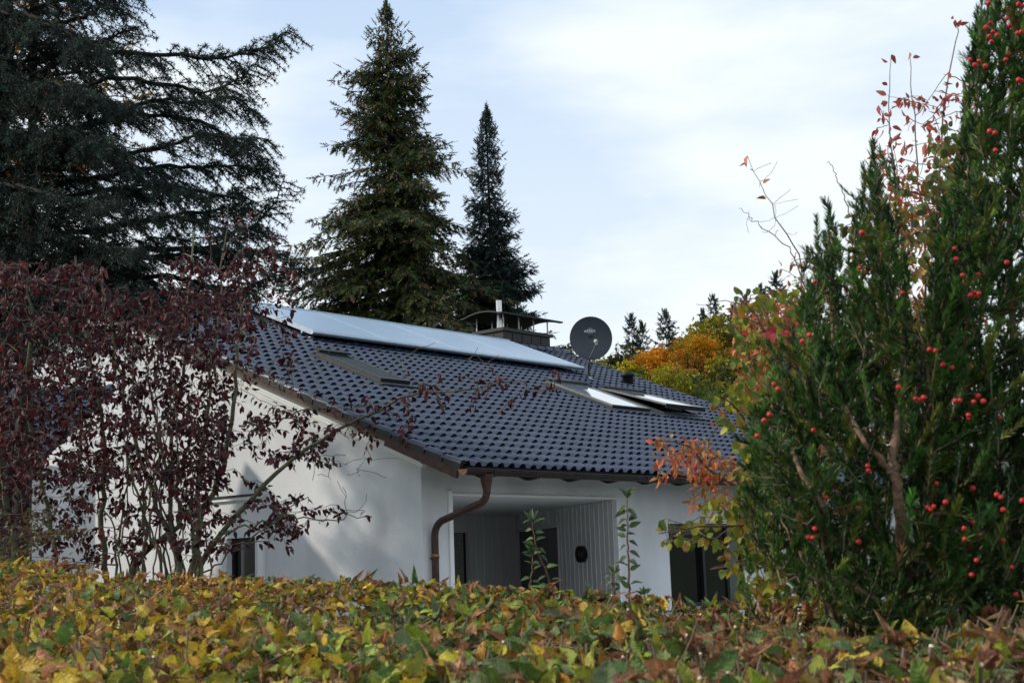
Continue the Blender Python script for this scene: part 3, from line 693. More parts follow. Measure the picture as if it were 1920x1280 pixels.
# ------------------------------------------------------------------ conifers behind the house
def conifer(name, base, H, prof, label, cat, group, cols, wts, dens=1.0, spr=.34, step=.24, nb=6, droop=.25, trunk_r=.2, seed=1, start=.0, hang=.5, cones=0, leader=.0, mats=None, bs=None, tmpl_seed=1, thin=1.0):
    """prof: list of (depth below the tip, radius)"""
    r_ = np.random.default_rng(seed); base = np.asarray(base, float)
    root = thing(name, base, label, cat, group)
    pd, pr = zip(*prof)
    tr_h = np.linspace(-.3, H, 14); wob = np.cumsum(r_.normal(0, .02, (14, 2)), 0) * .6
    tp = np.stack([base[0] + wob[:, 0], base[1] + wob[:, 1], base[2] + tr_h], -1)
    tube_obj('trunk', [tp], [trunk_r * (1 - tr_h.clip(0) / H * .96)], barkd, root, 8)
    cx = lambda z: A(base[0] + np.interp(z, tr_h, wob[:, 0]), base[1] + np.interp(z, tr_h, wob[:, 1]), base[2] + z)
    bp = []; br = []; SP = []; SD = []; SS = []; CP = []
    z = H - .12; sector = r_.uniform(.78, 1.2, 9)
    while z > start:
        d = H - z; Rr = np.interp(d, pd, pr)
        for k in range(max(3, int(nb * (.6 + .4 * min(1, Rr))))):
            ph = r_.uniform(0, 2 * math.pi); sec = sector[int(ph / (2 * math.pi) * 8.99)]
            gust = 1 + .20 * math.sin(ph * 2 + d * 1.7) + .18 * math.sin(ph * 3 - d * 2.9)
            Lb = Rr * r_.uniform(.62, 1.12) * gust * (.5 + .5 * sec)
            if r_.random() < .05: Lb *= 1.18
            c0 = cx(z + r_.uniform(-.1, .1)); h = A(math.cos(ph), math.sin(ph), 0)
            up0 = .55 if d < 1.5 else (.55 - droop * min(1, (d - 1.5) / 5) * 3)
            u = np.linspace(0, 1, 7)
            zz = Lb * (up0 * u - (.30 + droop * .8) * u ** 2 + (.22 + .25 * droop) * u ** 3)
            path = c0 + h * (Lb * u)[:, None] + UP * zz[:, None] + r_.normal(0, .02 * Lb, (7, 3)) * u[:, None]
            if Lb > .5: bp.append(path); br.append(np.linspace(.012 + .012 * Lb, .004, 7))
            side = np.cross(h, UP); n2 = max(3, int(Lb / .13 * dens))
            us = .08 + .92 * (np.arange(n2) + r_.random(n2)) / n2
            for q, uu in enumerate(us):
                P0 = A(*[np.interp(uu, u, path[:, i]) for i in range(3)])
                sg = 1 if q % 2 else -1; l2 = (.12 + .34 * Lb * (1 - uu) * min(1, uu * 4) + .05) * r_.uniform(.6, 1.1)
                an = R(r_.uniform(35, 70)); dd = nrm(h * math.cos(an) + side * sg * math.sin(an) + UP * r_.uniform(-.35 - hang * .4, .12))
                ns_ = max(1, int(l2 / (spr * .42)))
                for k2 in range(ns_):
                    f = (k2 + r_.random() * .6) / ns_
                    if r_.random() > thin: continue
                    dn2 = nrm(dd + UP * (-hang * r_.uniform(-.2, 1.5)) + r_.normal(0, .25, 3))
                    SP.append(P0 + dd * l2 * f + UP * (-.12 * l2 * f)); SD.append(dn2); SS.append(spr * r_.uniform(.55, 1.15) * (1 if Lb > .6 else .7))
                if cones and d < cones and r_.random() < .55 * (1 - .6 * d / cones) and uu > .3: CP.append(P0 + dd * l2 * r_.random() - UP * .05)
            SP.append(path[-1]); SD.append(nrm(path[-1] - path[-3] + UP * .1)); SS.append(spr * .9)
        z -= step * (.6 + .5 * min(1, d / 3)) * r_.uniform(.7, 1.3)
    for k in range(4): SP.append(cx(H - .25 + .1 * k)); SD.append(nrm(UP + r_.normal(0, .12, 3))); SS.append(spr * (.8 + leader))
    SP = np.array(SP); SD = np.array(SD); n = len(SP)
    col = pick(cols, wts, n, .22)
    tube_obj('branches', bp, br, barkd, root, 4)
    cloud('foliage', spray_t(8, .36, bs or .05, 50, tmpl_seed), SP, mats_from(SD, UP + rng.normal(0, .5, (n, 3))), np.array(SS), col, mats or L_con, root)
    if CP:
        CP = np.array(CP); n = len(CP); T = spray_t(1, .1, .1, 20)
        cV = A((0, 0, 0), (-.5, .3, 0), (.5, .3, 0), (0, .3, .5), (0, .3, -.5), (0, 1, 0)).reshape(-1, 3); cF = np.array([(0, 1, 3), (0, 3, 2), (0, 2, 4), (0, 4, 1), (5, 3, 1), (5, 2, 3), (5, 4, 2), (5, 1, 4)], np.int32)
        tag(cloud('cones', (cV, cF, 3), CP, mats_from(-UP + rng.normal(0, .15, (n, 3)), rdir(n)), np.stack([np.full(n, .045), rng.uniform(.11, .17, n), np.full(n, .045)], -1), pick([(.20, .115, .06), (.30, .19, .11)], [2, 1], n), L_far, root), kind='stuff')
    return root, n
YS = 42.0
def pz(x, y, Y): return at(x, y, Y)
tip = pz(722, 8, YS); H1 = tip[2]
pxm = YS / F
p1 = [(0, .05), (30, 6), (60, 26), (100, 42), (140, 62), (170, 90), (205, 92), (250, 92), (310, 130), (350, 122), (385, 166), (450, 158), (540, 180), (640, 192), (900, 200)]
conifer('spruce_tree', (tip[0] + .1, YS, 0), H1, [(a * pxm, b * pxm) for a, b in p1], 'tall broad green spruce with brown cones behind the solar panels', 'spruce tree', None,
        [(.048, .066, .018), (.028, .042, .015), (.085, .10, .028), (.13, .095, .045)], [4, 3, 2, .7], dens=1.5, spr=.36, step=.22, nb=10, droop=.22, trunk_r=.28, seed=4, start=3.0, hang=.7, cones=11)
tip = pz(915, 200, 44.0); pxm = 44 / F
p2 = [(0, .05), (20, 4), (60, 14), (110, 22), (200, 32), (260, 42), (310, 54), (350, 76), (420, 90), (700, 100)]
conifer('blue_spruce_tree', (tip[0], 44, 0), tip[2], [(a * pxm, b * pxm) for a, b in p2], 'slender blue-green spruce right of the broad spruce, above the chimney', 'spruce tree', None,
        [(.028, .050, .040), (.020, .034, .028), (.05, .075, .062)], [3, 3, 1.2], dens=2.6, spr=.27, step=.13, nb=13, droop=.12, trunk_r=.2, seed=9, start=3.0, hang=.5)
# golden larch and dark conifer behind the cedar
tip = pz(70, -330, 16.2); conifer('larch_tree', (tip[0], 16.2, 0), tip[2], [(0, .1), (2, 1.0), (5, 1.6), (12, 1.9)], 'golden brown autumn larch showing through gaps in the cedar', 'larch tree', None,
        [(.42, .20, .035), (.28, .12, .025), (.14, .10, .02)], [3, 2, 2], dens=.9, spr=.28, step=.35, nb=7, droop=.2, trunk_r=.14, seed=21, start=6.2, hang=1.0)
tip = pz(-90, -420, 19.0); conifer('dark_conifer_tree', (tip[0], 19.0, 0), tip[2], [(0, .1), (2, 1.0), (5, 1.35), (9, 1.5), (12, 1.2)], 'dark green conifer cut by the left edge of the photo', 'conifer tree', None,
        [(.020, .030, .020), (.012, .020, .014)], [1, 1], dens=1.1, spr=.34, step=.25, nb=8, droop=.2, trunk_r=.2, seed=22, start=3.6, hang=.8)

# ------------------------------------------------------------------ forest on the hill
def blob_tree(name, x, ytop, Y, rw, hcrown, label, cols, wts, seed, nleaf=4200, leaf=.30, cat='tree', group='autumn trees on the hillside', ragged=.25):
    r_ = np.random.default_rng(seed); top = pz(x, ytop, Y); gz = float(ground_z(top[0], Y)); gz = min(gz, top[2] - hcrown - .6)
    root = thing(name, (top[0], Y, gz), label, cat, group)
    c = A(top[0], Y, top[2] - hcrown * .5)
    nbr = 34; dirs = nrmv(r_.normal(0, 1, (nbr, 3)) + A(0, 0, .25)); ends = c + dirs * A(rw, rw, hcrown * .5) * r_.uniform(.45, .9, (nbr, 1))
    st = A(top[0], Y, top[2] - hcrown * .95)
    paths = [A(*[(top[0] + r_.normal(0, .1), Y, z) for z in np.linspace(gz - .5, top[2] - hcrown * .35, 6)]).reshape(-1, 3)]; rad = [np.linspace(.045 * rw + .1, .05, 6)]
    for e in ends:
        s_ = st + (c - st) * r_.uniform(0, 1.2); mid = (s_ + e) / 2 + UP * .1 * rw; paths.append(np.array([s_, mid, e])); rad.append(A(.03 * rw + .03, .05, .02))
    tube_obj('trunk', paths[:1], rad[:1], barkd, root, 6); tube_obj('branches', paths[1:], rad[1:], barkd, root, 4)
    k = r_.integers(0, nbr, nleaf); sr = rw * .36 * r_.uniform(.6, 1.25, nbr)
    off = nrmv(r_.normal(0, 1, (nleaf, 3)) + A(0, 0, .35)); rr = r_.random((nleaf, 1)) ** .4
    P_ = ends[k] + off * rr * sr[k][:, None] * A(1, 1, .62)
    P_ += nrmv(P_ - c) * (r_.random((nleaf, 1)) < .08) * ragged * rw * r_.random((nleaf, 1))
    ccol = pick(cols, wts, nbr, .16)[k] * .65 + pick(cols, wts, nleaf, .2) * .35
    d = nrmv(off + r_.normal(0, .5, (nleaf, 3)))
    cloud('crown', multi([leaf_tiny, (leaf_tiny[0] @ RZ1.T + A(.35, .2, .1), leaf_tiny[1], 3), (leaf_tiny[0] @ RZ2.T + A(-.3, .35, -.1), leaf_tiny[1], 3)]), P_, mats_from(d, rdir(nleaf)), leaf * r_.uniform(.6, 1.3, nleaf), ccol, L_far, root)
leaf_tiny = (A((0, 0, 0), (-.24, .45, .05), (.24, .5, .05), (0, 1, -.05)).reshape(-1, 3), np.array([(0, 2, 1), (1, 2, 3)], np.int32), 3)
def rot3(a, b):
    ca, sa, cb, sb = math.cos(a), math.sin(a), math.cos(b), math.sin(b)
    return A((ca, -sa, 0), (sa, ca, 0), (0, 0, 1)).reshape(3, 3) @ A((1, 0, 0), (0, cb, -sb), (0, sb, cb)).reshape(3, 3)
RZ1, RZ2 = rot3(1.1, .7), rot3(-1.2, -.5)
OR = [(.55, .21, .012), (.64, .30, .015), (.36, .16, .015)]; YG = [(.24, .23, .02), (.36, .29, .02), (.13, .15, .02)]
GR_ = [(.075, .11, .025), (.05, .08, .02), (.12, .15, .03)]; DK = [(.04, .055, .02), (.06, .065, .022), (.09, .07, .025)]; RU = [(.22, .13, .035), (.12, .10, .03), (.30, .16, .03)]
F_ = [
 ('beech_tree', 1216, 640, 140, 2.9, 8, 'bright orange beech low on the hillside right of the dish', OR, [3, 3, 1]),
 ('beech_tree', 1298, 618, 150, 5.2, 10, 'broad golden orange beech, largest of the autumn trees above the roof edge', [OR[0], OR[1], YG[1], RU[0]], [2, 2, 2, 1]),
 ('beech_tree', 1345, 578, 170, 5.4, 12, 'rounded yellow-green tree standing above the golden beech', [YG[0], GR_[2], YG[1], OR[0]], [3, 2, 1, .6]),
 ('oak_tree', 1400, 602, 165, 5.5, 12, 'dull olive brown tree right of the rounded yellow-green one', DK + RU[:1], [3, 2, 2, 1]),
 ('maple_tree', 1255, 668, 125, 3.4, 8, 'olive green bush below the broad golden beech', [YG[0], YG[2], OR[2]], [2, 2, 1.5]),
 ('hazel_tree', 1292, 704, 112, 2.9, 7, 'small fresh green tree just above the roof verge', GR_, [3, 1, 2]),
 ('hazel_tree', 1252, 690, 108, 2.3, 6, 'yellow green bush beside the roof vent', YG, [1, 2, 1]),
 ('hazel_tree', 1345, 725, 100, 3.2, 8, 'mid green bushy tree low behind the far end of the roof', GR_, [2, 2, 1]),
 ('hazel_tree', 1400, 700, 104, 3.6, 8, 'green tree partly behind the yew, low on the slope', GR_ + YG[:1], [3, 2, 1, 1]),
 ('maple_tree', 1378, 660, 128, 4.2, 9, 'dark green tree with yellow flecks behind the yew edge', [GR_[1], DK[0], YG[1]], [3, 2, 1.2]),
 ('beech_tree', 1456, 640, 140, 5, 10, 'rust coloured tree mostly hidden by the yew', RU + OR[:1], [2, 1, 2, 2]),
 ('hazel_tree', 1132, 672, 128, 2.5, 6, 'yellow green bush directly below the satellite dish', YG, [2, 2, 1]),
 ('hazel_tree', 1175, 676, 118, 2.2, 5, 'pale yellow green bush right of the dish mast', YG + GR_[2:], [1, 2, 1, 1]),
 ('hazel_tree', 1058, 652, 150, 1.7, 5, 'tiny olive tree between chimney and satellite dish', YG + DK[:1], [1, 1, 1, 1]),
 ('oak_tree', 1160, 642, 160, 3.6, 9, 'dark brown green tree just behind the dish', DK + RU[:1], [2, 2, 1, 1]),
 ('oak_tree', 1205, 650, 165, 3.6, 9, 'dark green tree between the dish and the orange beech', DK + RU[:1], [3, 2, 1, .6]),
 ('oak_tree', 1265, 632, 190, 4, 9, 'reddish brown tree top rising behind the golden beech', RU, [1, 1, 2]),
 ('maple_tree', 1485, 590, 170, 6, 12, 'olive tree on the hill seen beside the yew tip', DK + YG[:1], [2, 1, 1, 1]),
 ('maple_tree', 1560, 600, 160, 8, 14, 'wide olive tree on the hill behind the yew', DK + YG[:1], [2, 1, 1, 1]),
 ('maple_tree', 1700, 560, 165, 9, 16, 'wide rust and olive tree on the hill behind the berries', RU + YG[:1], [2, 1, 1, 1]),
]
for i, f in enumerate(F_):
    big = f[4] / 3.4
    blob_tree(f[0], f[1], f[2], f[3], f[4], f[5], f[6], f[7], f[8], 100 + i, nleaf=int(2600 * max(.8, big) ** 1.35), leaf=.0021 * f[3] * 1.05)
for i, (x, yt, Y, rad, lab) in enumerate([
    (1183, 598, 175, 22, 'dark fir just right of the satellite dish, left of a pair'), (1204, 612, 178, 18, 'shorter dark fir on the right of the pair by the dish'),
    (1247, 590, 180, 24, 'lone dark fir rising above the orange beech'), (1454, 518, 185, 26, 'tallest dark fir on the skyline beside the yew'),
    (1428, 542, 190, 15, 'thin dark fir left of the tallest skyline fir'), (1398, 562, 180, 28, 'dark ragged fir behind the olive brown tree'), (1375, 580, 185, 12, 'narrow dark fir on the skyline above the rounded tree'),
    (1316, 588, 190, 14, 'small dark fir tip above the golden beech'), (1336, 560, 195, 20, 'grey green fir behind the rounded yellow-green tree')]):
    t_ = pz(x, yt, Y); gz = float(ground_z(t_[0], Y)) - .5; q = Y / F; h_ = t_[2] - gz
    conifer('fir_tree', (t_[0], Y, gz), h_, [(0, .1), (20 * q, rad * .35 * q), (60 * q, rad * q), (120 * q, rad * 1.3 * q), (h_, rad * 1.5 * q)], lab, 'fir tree', 'firs on the wooded hill',
            [(.034, .052, .038), (.05, .07, .048), (.026, .036, .026)], [2, 1, 2], dens=.24, spr=1.1, step=.8, nb=8, droop=.12, trunk_r=.28, seed=60 + i, start=h_ * .15, hang=.25, bs=.06)
# distant wooded ridge that closes the horizon behind the far trees
nW = 26000; wx = rng.uniform(-320, 420, nW); wy = rng.uniform(205, 330, nW); wz = ground_z(wx, wy) + rng.random(nW) ** .6 * (3.5 + 2.0 * np.sin(wx * .21) + 1.2 * np.sin(wx * .5 + wy * .1))
keep = ~((wx > -70) & (wx < 12)) | (wz < 8); wx, wy, wz = wx[keep], wy[keep], wz[keep]; nW = len(wx)
wr = tag(cloud('far_wood', (leaf_tiny[0], leaf_tiny[1], 3), np.stack([wx, wy, wz], -1), mats_from(rdir(nW), rdir(nW)), rng.uniform(1.2, 2.6, nW), pick(DK + GR_[:2] + RU[:1] + OR[2:], [3, 2, 2, 2, 1, 1, 1], nW), L_far, None), 'far-off mixed wood covering the hillside', 'wood', kind='stuff')

# ------------------------------------------------------------------ cedar, top left
ced = thing('cedar_tree', (at(-40, 900, 14)[0], 14.0, 0), 'large blue-green cedar with layered feathery branches filling the upper left', 'cedar tree')
cx0, cy0 = ced.location[0], ced.location[1]
tp = [A(cx0 + .05 * math.sin(z), cy0, z) for z in np.linspace(-.3, 13, 16)]
tube_obj('trunk', [np.array(tp)], [np.linspace(.32, .09, 16)], barkd, ced, 12)
LIMBS = [
 ([(-30, 190), (120, 140), (250, 118), (380, 108), (450, 92), (500, 72), (545, 52)], 13.0),
 ([(-30, 240), (100, 190), (230, 150), (340, 140), (420, 135), (480, 118)], 12.5),
 ([(-30, 60), (60, 20), (140, -20), (200, -45)], 13.6), ([(-30, 110), (80, 62), (160, 30), (225, 0), (250, -15)], 12.8), ([(-30, 130), (110, 90), (200, 70), (255, 50)], 13.6),
 ([(-30, 270), (120, 235), (260, 225), (380, 235), (440, 260), (495, 300)], 13.2), ([(-30, 300), (140, 262), (280, 190), (380, 180), (440, 190), (490, 218)], 13.8),
 ([(-30, 330), (120, 300), (260, 270), (370, 255), (440, 262), (500, 262)], 12.6), ([(-30, 370), (140, 330), (280, 310), (380, 300), (450, 318), (500, 322)], 13.3),
 ([(-30, 400), (130, 370), (270, 350), (380, 345), (440, 350), (468, 350)], 12.9), ([(-30, 450), (150, 420), (290, 400), (400, 390), (440, 398), (470, 390)], 13.6),
 ([(-30, 500), (150, 480), (300, 468), (400, 468), (440, 440), (490, 390), (538, 330)], 12.4),
 ([(-30, 520), (160, 495), (300, 480), (420, 478), (500, 480), (560, 486)], 12.7), ([(-30, 560), (160, 530), (320, 515), (430, 515), (520, 512), (590, 505)], 13.2),
 ([(-30, 590), (150, 565), (300, 545), (400, 540), (480, 545)], 12.9), ([(-30, 420), (80, 440), (180, 455), (260, 470)], 12.3), ([(-30, 230), (60, 240), (140, 250), (220, 262)], 12.2),
 ([(-30, 340), (60, 345), (140, 362), (210, 380)], 12.2), ([(-30, 20), (60, 50), (130, 75), (200, 95)], 12.3), ([(-30, 150), (60, 165), (130, 175), (190, 190)], 12.5),
 ([(-30, -60), (90, -90), (190, -110), (250, -100)], 13.2), ([(-30, -20), (90, -30), (180, -15), (232, 20)], 13.9), ([(-30, 630), (80, 620), (180, 622), (260, 640)], 12.8),
 ([(-30, 540), (60, 530), (150, 540), (240, 560)], 12.2), ([(-30, 480), (60, 490), (150, 505), (240, 520)], 13.9)]
for i_ in range(21):
    y0_ = rng.uniform(-80, 620); xe = np.interp(y0_, [-80, 60, 120, 300, 450, 620], [230, 260, 430, 470, 470, 420]) * rng.uniform(.35, .95); dr = rng.uniform(-60, 50)
    LIMBS.append(([(-40, y0_ + 40), (xe * .25, y0_ + 20 + rng.normal(0, 14)), (xe * .5, y0_ + rng.normal(0, 18)), (xe * .75, y0_ + dr * .4 + rng.normal(0, 14)), (xe, y0_ + dr)], rng.uniform(12.2, 15.2)))
bp, br, SP, SD, SS = [], [], [], [], []
def cubic(P_, n):
    P_ = np.asarray(P_); t = np.linspace(0, len(P_) - 1, n); q = np.stack([np.interp(t, np.arange(len(P_)), P_[:, i]) for i in range(3)], -1)
    for _ in range(3): q[1:-1] = q[1:-1] * .5 + (q[:-2] + q[2:]) * .25
    return q
for li, (pp, Y) in enumerate(LIMBS):
    n = len(pp); Yv = np.linspace(cy0, Y, n) if n else 0
    P3 = np.array([at(x, y + (rng.normal(0, 9) if 0 < q_ < n - 1 else 0), yy) for q_, ((x, y), yy) in enumerate(zip(pp, Yv))]); P3[1:-1] += rng.normal(0, .12, (n - 2, 3)) * A(.3, 1, .5); Ln = np.linalg.norm(P3[-1] - P3[0]); k = 26
    path = cubic(P3, k) + rng.normal(0, .012, (k, 3)); bp.append(path); br.append(np.linspace(.04, .004, k) * (1 if li < 25 else .5))
    seg = np.linalg.norm(np.diff(path, axis=0), axis=1).sum(); nsec = int(seg / .045)
    for j in range(nsec):
        u = (j + rng.random()) / nsec * (k - 1); i0 = min(int(u), k - 2); P0 = path[i0] + (path[i0 + 1] - path[i0]) * (u - i0); T = nrm(path[i0 + 1] - path[i0])
        fr = u / (k - 1); side = nrm(np.cross(T, UP)) * (1 if j % 2 else -1); an = R(rng.uniform(28, 68))
        d = nrm(T * math.cos(an) + side * math.sin(an) + UP * rng.uniform(-.85, .38)); l = rng.uniform(.22, .60) * (1.05 - .70 * fr ** 2)
        m_ = 7; s_ = np.linspace(0, 1, m_); sec = P0 + d * (l * s_)[:, None] - UP * (l * .34 * s_ ** 1.8)[:, None] + T * (l * .12 * s_ ** 2)[:, None] + rng.normal(0, .006, (m_, 3)) * s_[:, None]
        bp.append(sec); br.append(np.linspace(.007, .0025, m_))
        nt3 = max(2, int(l / .045))
        for q in range(nt3):
            f = .12 + .88 * (q + rng.random()) / nt3; iu = f * (m_ - 1); i1 = min(int(iu), m_ - 2); Q0 = sec[i1] + (sec[i1 + 1] - sec[i1]) * (iu - i1); T2 = nrm(sec[i1 + 1] - sec[i1])
            s2 = nrm(np.cross(T2, UP) + rng.normal(0, .25, 3)) * (1 if q % 2 else -1); a2 = R(rng.uniform(30, 60)); d2 = nrm(T2 * math.cos(a2) + s2 * math.sin(a2) + UP * rng.uniform(-.5, .2)); l2 = rng.uniform(.07, .17) * (1.1 - .5 * f)
            nr_ = max(2, int(l2 / .032))
            for z in range(nr_): SP.append(Q0 + d2 * l2 * (z + .3) / nr_ - UP * .1 * l2 * (z / nr_)); SD.append(nrm(d2 + rng.normal(0, .2, 3))); SS.append(rng.uniform(.030, .046) * (1.1 - .4 * z / nr_))
            bp.append(np.array([Q0, Q0 + d2 * l2 * .5, Q0 + d2 * l2 - UP * .1 * l2])); br.append(A(.003, .002, .0015))
        for z in range(int(l / .035)): SP.append(sec[min(int(rng.random() * m_), m_ - 1)]); SD.append(nrm(d + rng.normal(0, .6, 3))); SS.append(rng.uniform(.035, .05))
SP, SD, SS = map(np.array, (SP, SD, SS)); n = len(SP)
tube_obj('branches', bp, br, barkd, ced, 4)
def rosette(nb=7, w_=.075, seed=2):
    r_ = np.random.default_rng(seed); V = []; Fs = []
    for i in range(nb):
        a = 2 * math.pi * i / nb + r_.uniform(-.3, .3); d = nrm(A(math.cos(a) * .8, .65 + r_.uniform(-.3, .2), math.sin(a) * .8)); s_ = nrm(np.cross(d, r_.normal(0, 1, 3))) * w_; k = len(V)
        V += [-s_, s_, d]; Fs.append((k, k + 1, k + 2))
    return np.array(V), np.array(Fs, np.int32), 3
cloud('foliage', rosette(7, .085), SP, mats_from(SD, rdir(n)), SS, pick([(.022, .050, .038), (.013, .026, .020), (.055, .098, .076)], [3, 3, 1.1], n, .25), L_ced, ced)

# ------------------------------------------------------------------ shrubs grown towards target points
class Skel:
    def __init__(s): s.p = []; s.r = []; s.paths = []; s.rads = []
    def stem(s, pts, r0, r1, n=24, wob=.008):
        q = cubic(pts, n) + rng.normal(0, wob, (n, 3)); s.paths.append(q); rr = np.linspace(r0, r1, n); s.rads.append(rr); s.p += list(q[2:]); s.r += list(rr[2:]); return q
    def grow(s, T, k=6, arch=.12, up=.0, rmin=.0016, rk=.010, bias=.5, horiz=False):
        """twigs from the nearest skeleton point to every target; returns the twig paths"""
        P_ = np.array(s.p); outp = []
        d0 = np.array([np.min(np.linalg.norm(P_ - t, axis=1)) for t in T])
        for t in T[np.argsort(d0)]:
            P_ = np.array(s.p) if len(outp) % 12 == 0 else P_
            v = t - P_; d = np.linalg.norm(v, axis=1); cost = d + bias * np.maximum(0, -v[:, 2]) ; i = int(np.argmin(cost)); a = P_[i]; L_ = d[i]
            if L_ < .01: continue
            u = np.linspace(0, 1, k)[:, None]; bend_ = UP * arch * L_ + rng.normal(0, .10 * L_, 3)
            q = a + (t - a) * u + bend_ * (u * (1 - u) * 2) + rng.normal(0, .02 * L_, (k, 3)) * (u * (1 - u) * 4)
            rr = np.linspace(min(s.r[i] * .8, rmin + rk * L_), rmin, k); s.paths.append(q); s.rads.append(rr); s.p += list(q[1:]); s.r += list(rr[1:]); outp.append(q)
        return outp
def leaves_on(twigs, sp, f0=.25, sd=.6, down=.4, l=(.04, .06), pet=.012, keep=1.0):
    P_, D_, S_ = [], [], []
    for q in twigs:
        Ls = np.linalg.norm(q[-1] - q[0]); n = max(1, int(Ls * (1 - f0) / sp + rng.random()))
        for j in range(n):
            if rng.random() > keep: continue
            u = (f0 + (1 - f0) * (j + rng.random()) / n) * (len(q) - 1); i = min(int(u), len(q) - 2); T = nrm(q[i + 1] - q[i]); sdv = nrm(np.cross(T, rng.normal(0, 1, 3)))
            d = nrm(T * .5 + sdv * sd * 1.4 - UP * down * rng.uniform(.2, 1.6)); P_.append(q[i] + (q[i + 1] - q[i]) * (u - i) + d * pet); D_.append(d); S_.append(rng.uniform(*l))
        P_.append(q[-1]); D_.append(nrm(q[-1] - q[-2] - UP * down * .5)); S_.append(rng.uniform(*l))
    return np.array(P_), np.array(D_), np.array(S_)
def sample_px(boxes, Yr):
    X, Yp, Z = [], [], []
    for (x0, y0, x1, y1, n) in boxes:
        X.append(rng.uniform(x0, x1, n)); Yp.append(rng.uniform(y0, y1, n)); Z.append(rng.uniform(*Yr, n))
    return atv(np.concatenate(X), np.concatenate(Yp), np.concatenate(Z))

# purple-leaved plum, left
YP = 7.6; plum = thing('purple_plum_tree', (at(330, 1090, YP)[0], YP, 0), 'many-stemmed plum tree with dark red leaves in front of the white gable wall', 'plum tree')
sk = Skel()
def px3(pp, Ys):
    Ys = np.linspace(Ys[0], Ys[-1], len(pp)) if len(Ys) != len(pp) else Ys
    return np.array([at(x, y, yy) for (x, y), yy in zip(pp, Ys)])
STEMS = [([(355, 1300), (350, 1085), (380, 960), (425, 860), (442, 750), (447, 640), (460, 560)], (7.6, 7.4), .020, .006), ([(360, 1300), (358, 1085), (400, 1010), (480, 920), (560, 850), (640, 800), (760, 740), (860, 735), (985, 708)], (7.6, 7.1), .018, .003),
 ([(350, 1300), (345, 1085), (300, 960), (262, 860), (235, 760), (210, 640), (190, 520)], (7.6, 7.8), .018, .005), ([(345, 1300), (340, 1085), (320, 980), (318, 880), (330, 760), (352, 640), (360, 520), (365, 430)], (7.6, 8.0), .016, .004),
 ([(380, 1300), (372, 1085), (360, 980), (372, 880), (392, 770), (400, 640), (420, 520), (430, 385)], (7.7, 7.9), .016, .003), ([(240, 1300), (235, 1060), (300, 1010), (345, 985), (330, 930), (300, 840), (280, 700)], (7.8, 7.6), .022, .006),
 ([(215, 1300), (200, 1085), (190, 980), (200, 860), (180, 740), (160, 600), (140, 480)], (7.9, 7.6), .020, .005), ([(120, 1300), (110, 1060), (92, 950), (60, 850), (50, 740), (60, 620), (48, 520)], (7.8, 7.5), .016, .005),
 ([(60, 1300), (40, 1085), (10, 950), (-10, 800), (0, 650)], (8, 7.7), .016, .005), ([(265, 1300), (268, 1085), (272, 950), (276, 850)], (7.5, 7.3), .010, .004), ([(320, 1300), (310, 1085), (250, 900), (230, 800)], (7.5, 7.3), .010, .004),
 ([(450, 800), (500, 800), (560, 770), (620, 765), (700, 755)], (7.45, 7.2), .006, .002), ([(405, 1000), (470, 985), (540, 965), (620, 975), (690, 968)], (7.4, 7.0), .006, .002), ([(446, 690), (500, 700), (540, 735), (590, 740)], (7.4, 7.1), .005, .002),
 ([(385, 1075), (440, 1030), (500, 990), (545, 950), (575, 930)], (7.3, 7.0), .005, .002)]
for k_ in range(16):
    xa = rng.uniform(150, 420); xb = xa + rng.normal(0, 60); Yq = rng.uniform(7.3, 8.0); yt = rng.uniform(620, 860)
    STEMS.insert(2, ([(xa + (330 - xa) * .3, 1300), (xa, 1085), (xa + (xb - xa) * .4, 980), (xa + (xb - xa) * .8, (980 + yt) / 2), (xb, yt)], (Yq, Yq), rng.uniform(.005, .011), .002))
for pp, Ys, r0, r1 in STEMS: sk.stem(px3(pp, Ys), r0, r1)
Tg = sample_px([(0, 490, 200, 900, 620), (0, 880, 140, 1030, 60), (190, 540, 430, 900, 640), (100, 860, 400, 1055, 210), (300, 480, 480, 640, 80), (380, 390, 520, 520, 24), (430, 480, 560, 620, 40), (420, 620, 480, 820, 24), (470, 760, 620, 860, 44), (500, 930, 560, 1030, 22), (440, 900, 520, 1000, 14), (330, 780, 440, 1040, 90), (-120, 500, 0, 1000, 90), (460, 600, 560, 700, 10)], (6.9, 8.2))
tw1 = sk.grow(Tg, arch=.10)
tw2 = sk.grow(sample_px([(0, 560, 420, 900, 260), (460, 760, 640, 880, 20), (500, 940, 640, 1010, 10)], (6.9, 8.1)), arch=.05, rk=.006)
br_ = [sk.paths[1]]                                                       # the long branch reaching across the roof
tw3 = sk.grow(sample_px([(760, 690, 980, 770, 26), (620, 740, 780, 830, 22), (960, 680, 1080, 745, 6), (560, 800, 700, 860, 10)], (7.0, 7.25)), arch=.02, rk=.006)
bare = sk.grow(sample_px([(540, 860, 690, 980, 22), (470, 620, 640, 720, 16), (640, 640, 960, 700, 8), (390, 600, 500, 720, 26), (560, 480, 620, 560, 8), (600, 820, 760, 900, 8)], (7.0, 7.6)), arch=.05, rk=.004)
nst = len(STEMS); nb_ = len(bare); tot = len(sk.paths)
tube_obj('stem', sk.paths[:nst], sk.rads[:nst], barkg, plum, 8)
tube_obj('twigs', sk.paths[nst:], sk.rads[nst:], twigp, plum, 4)
P1, D1, S1 = leaves_on(tw1 + tw2, .0165, .1, down=.75, l=(.026, .045)); P2, D2, S2 = leaves_on(tw3, .024, .2, down=.5, l=(.026, .042)); P3_, D3, S3 = leaves_on(sk.paths[nst - 4:nst], .045, .3, down=.5, l=(.034, .05)); P4, D4, S4 = leaves_on(sk.paths[1:2], .05, .5, down=.5, l=(.034, .05))
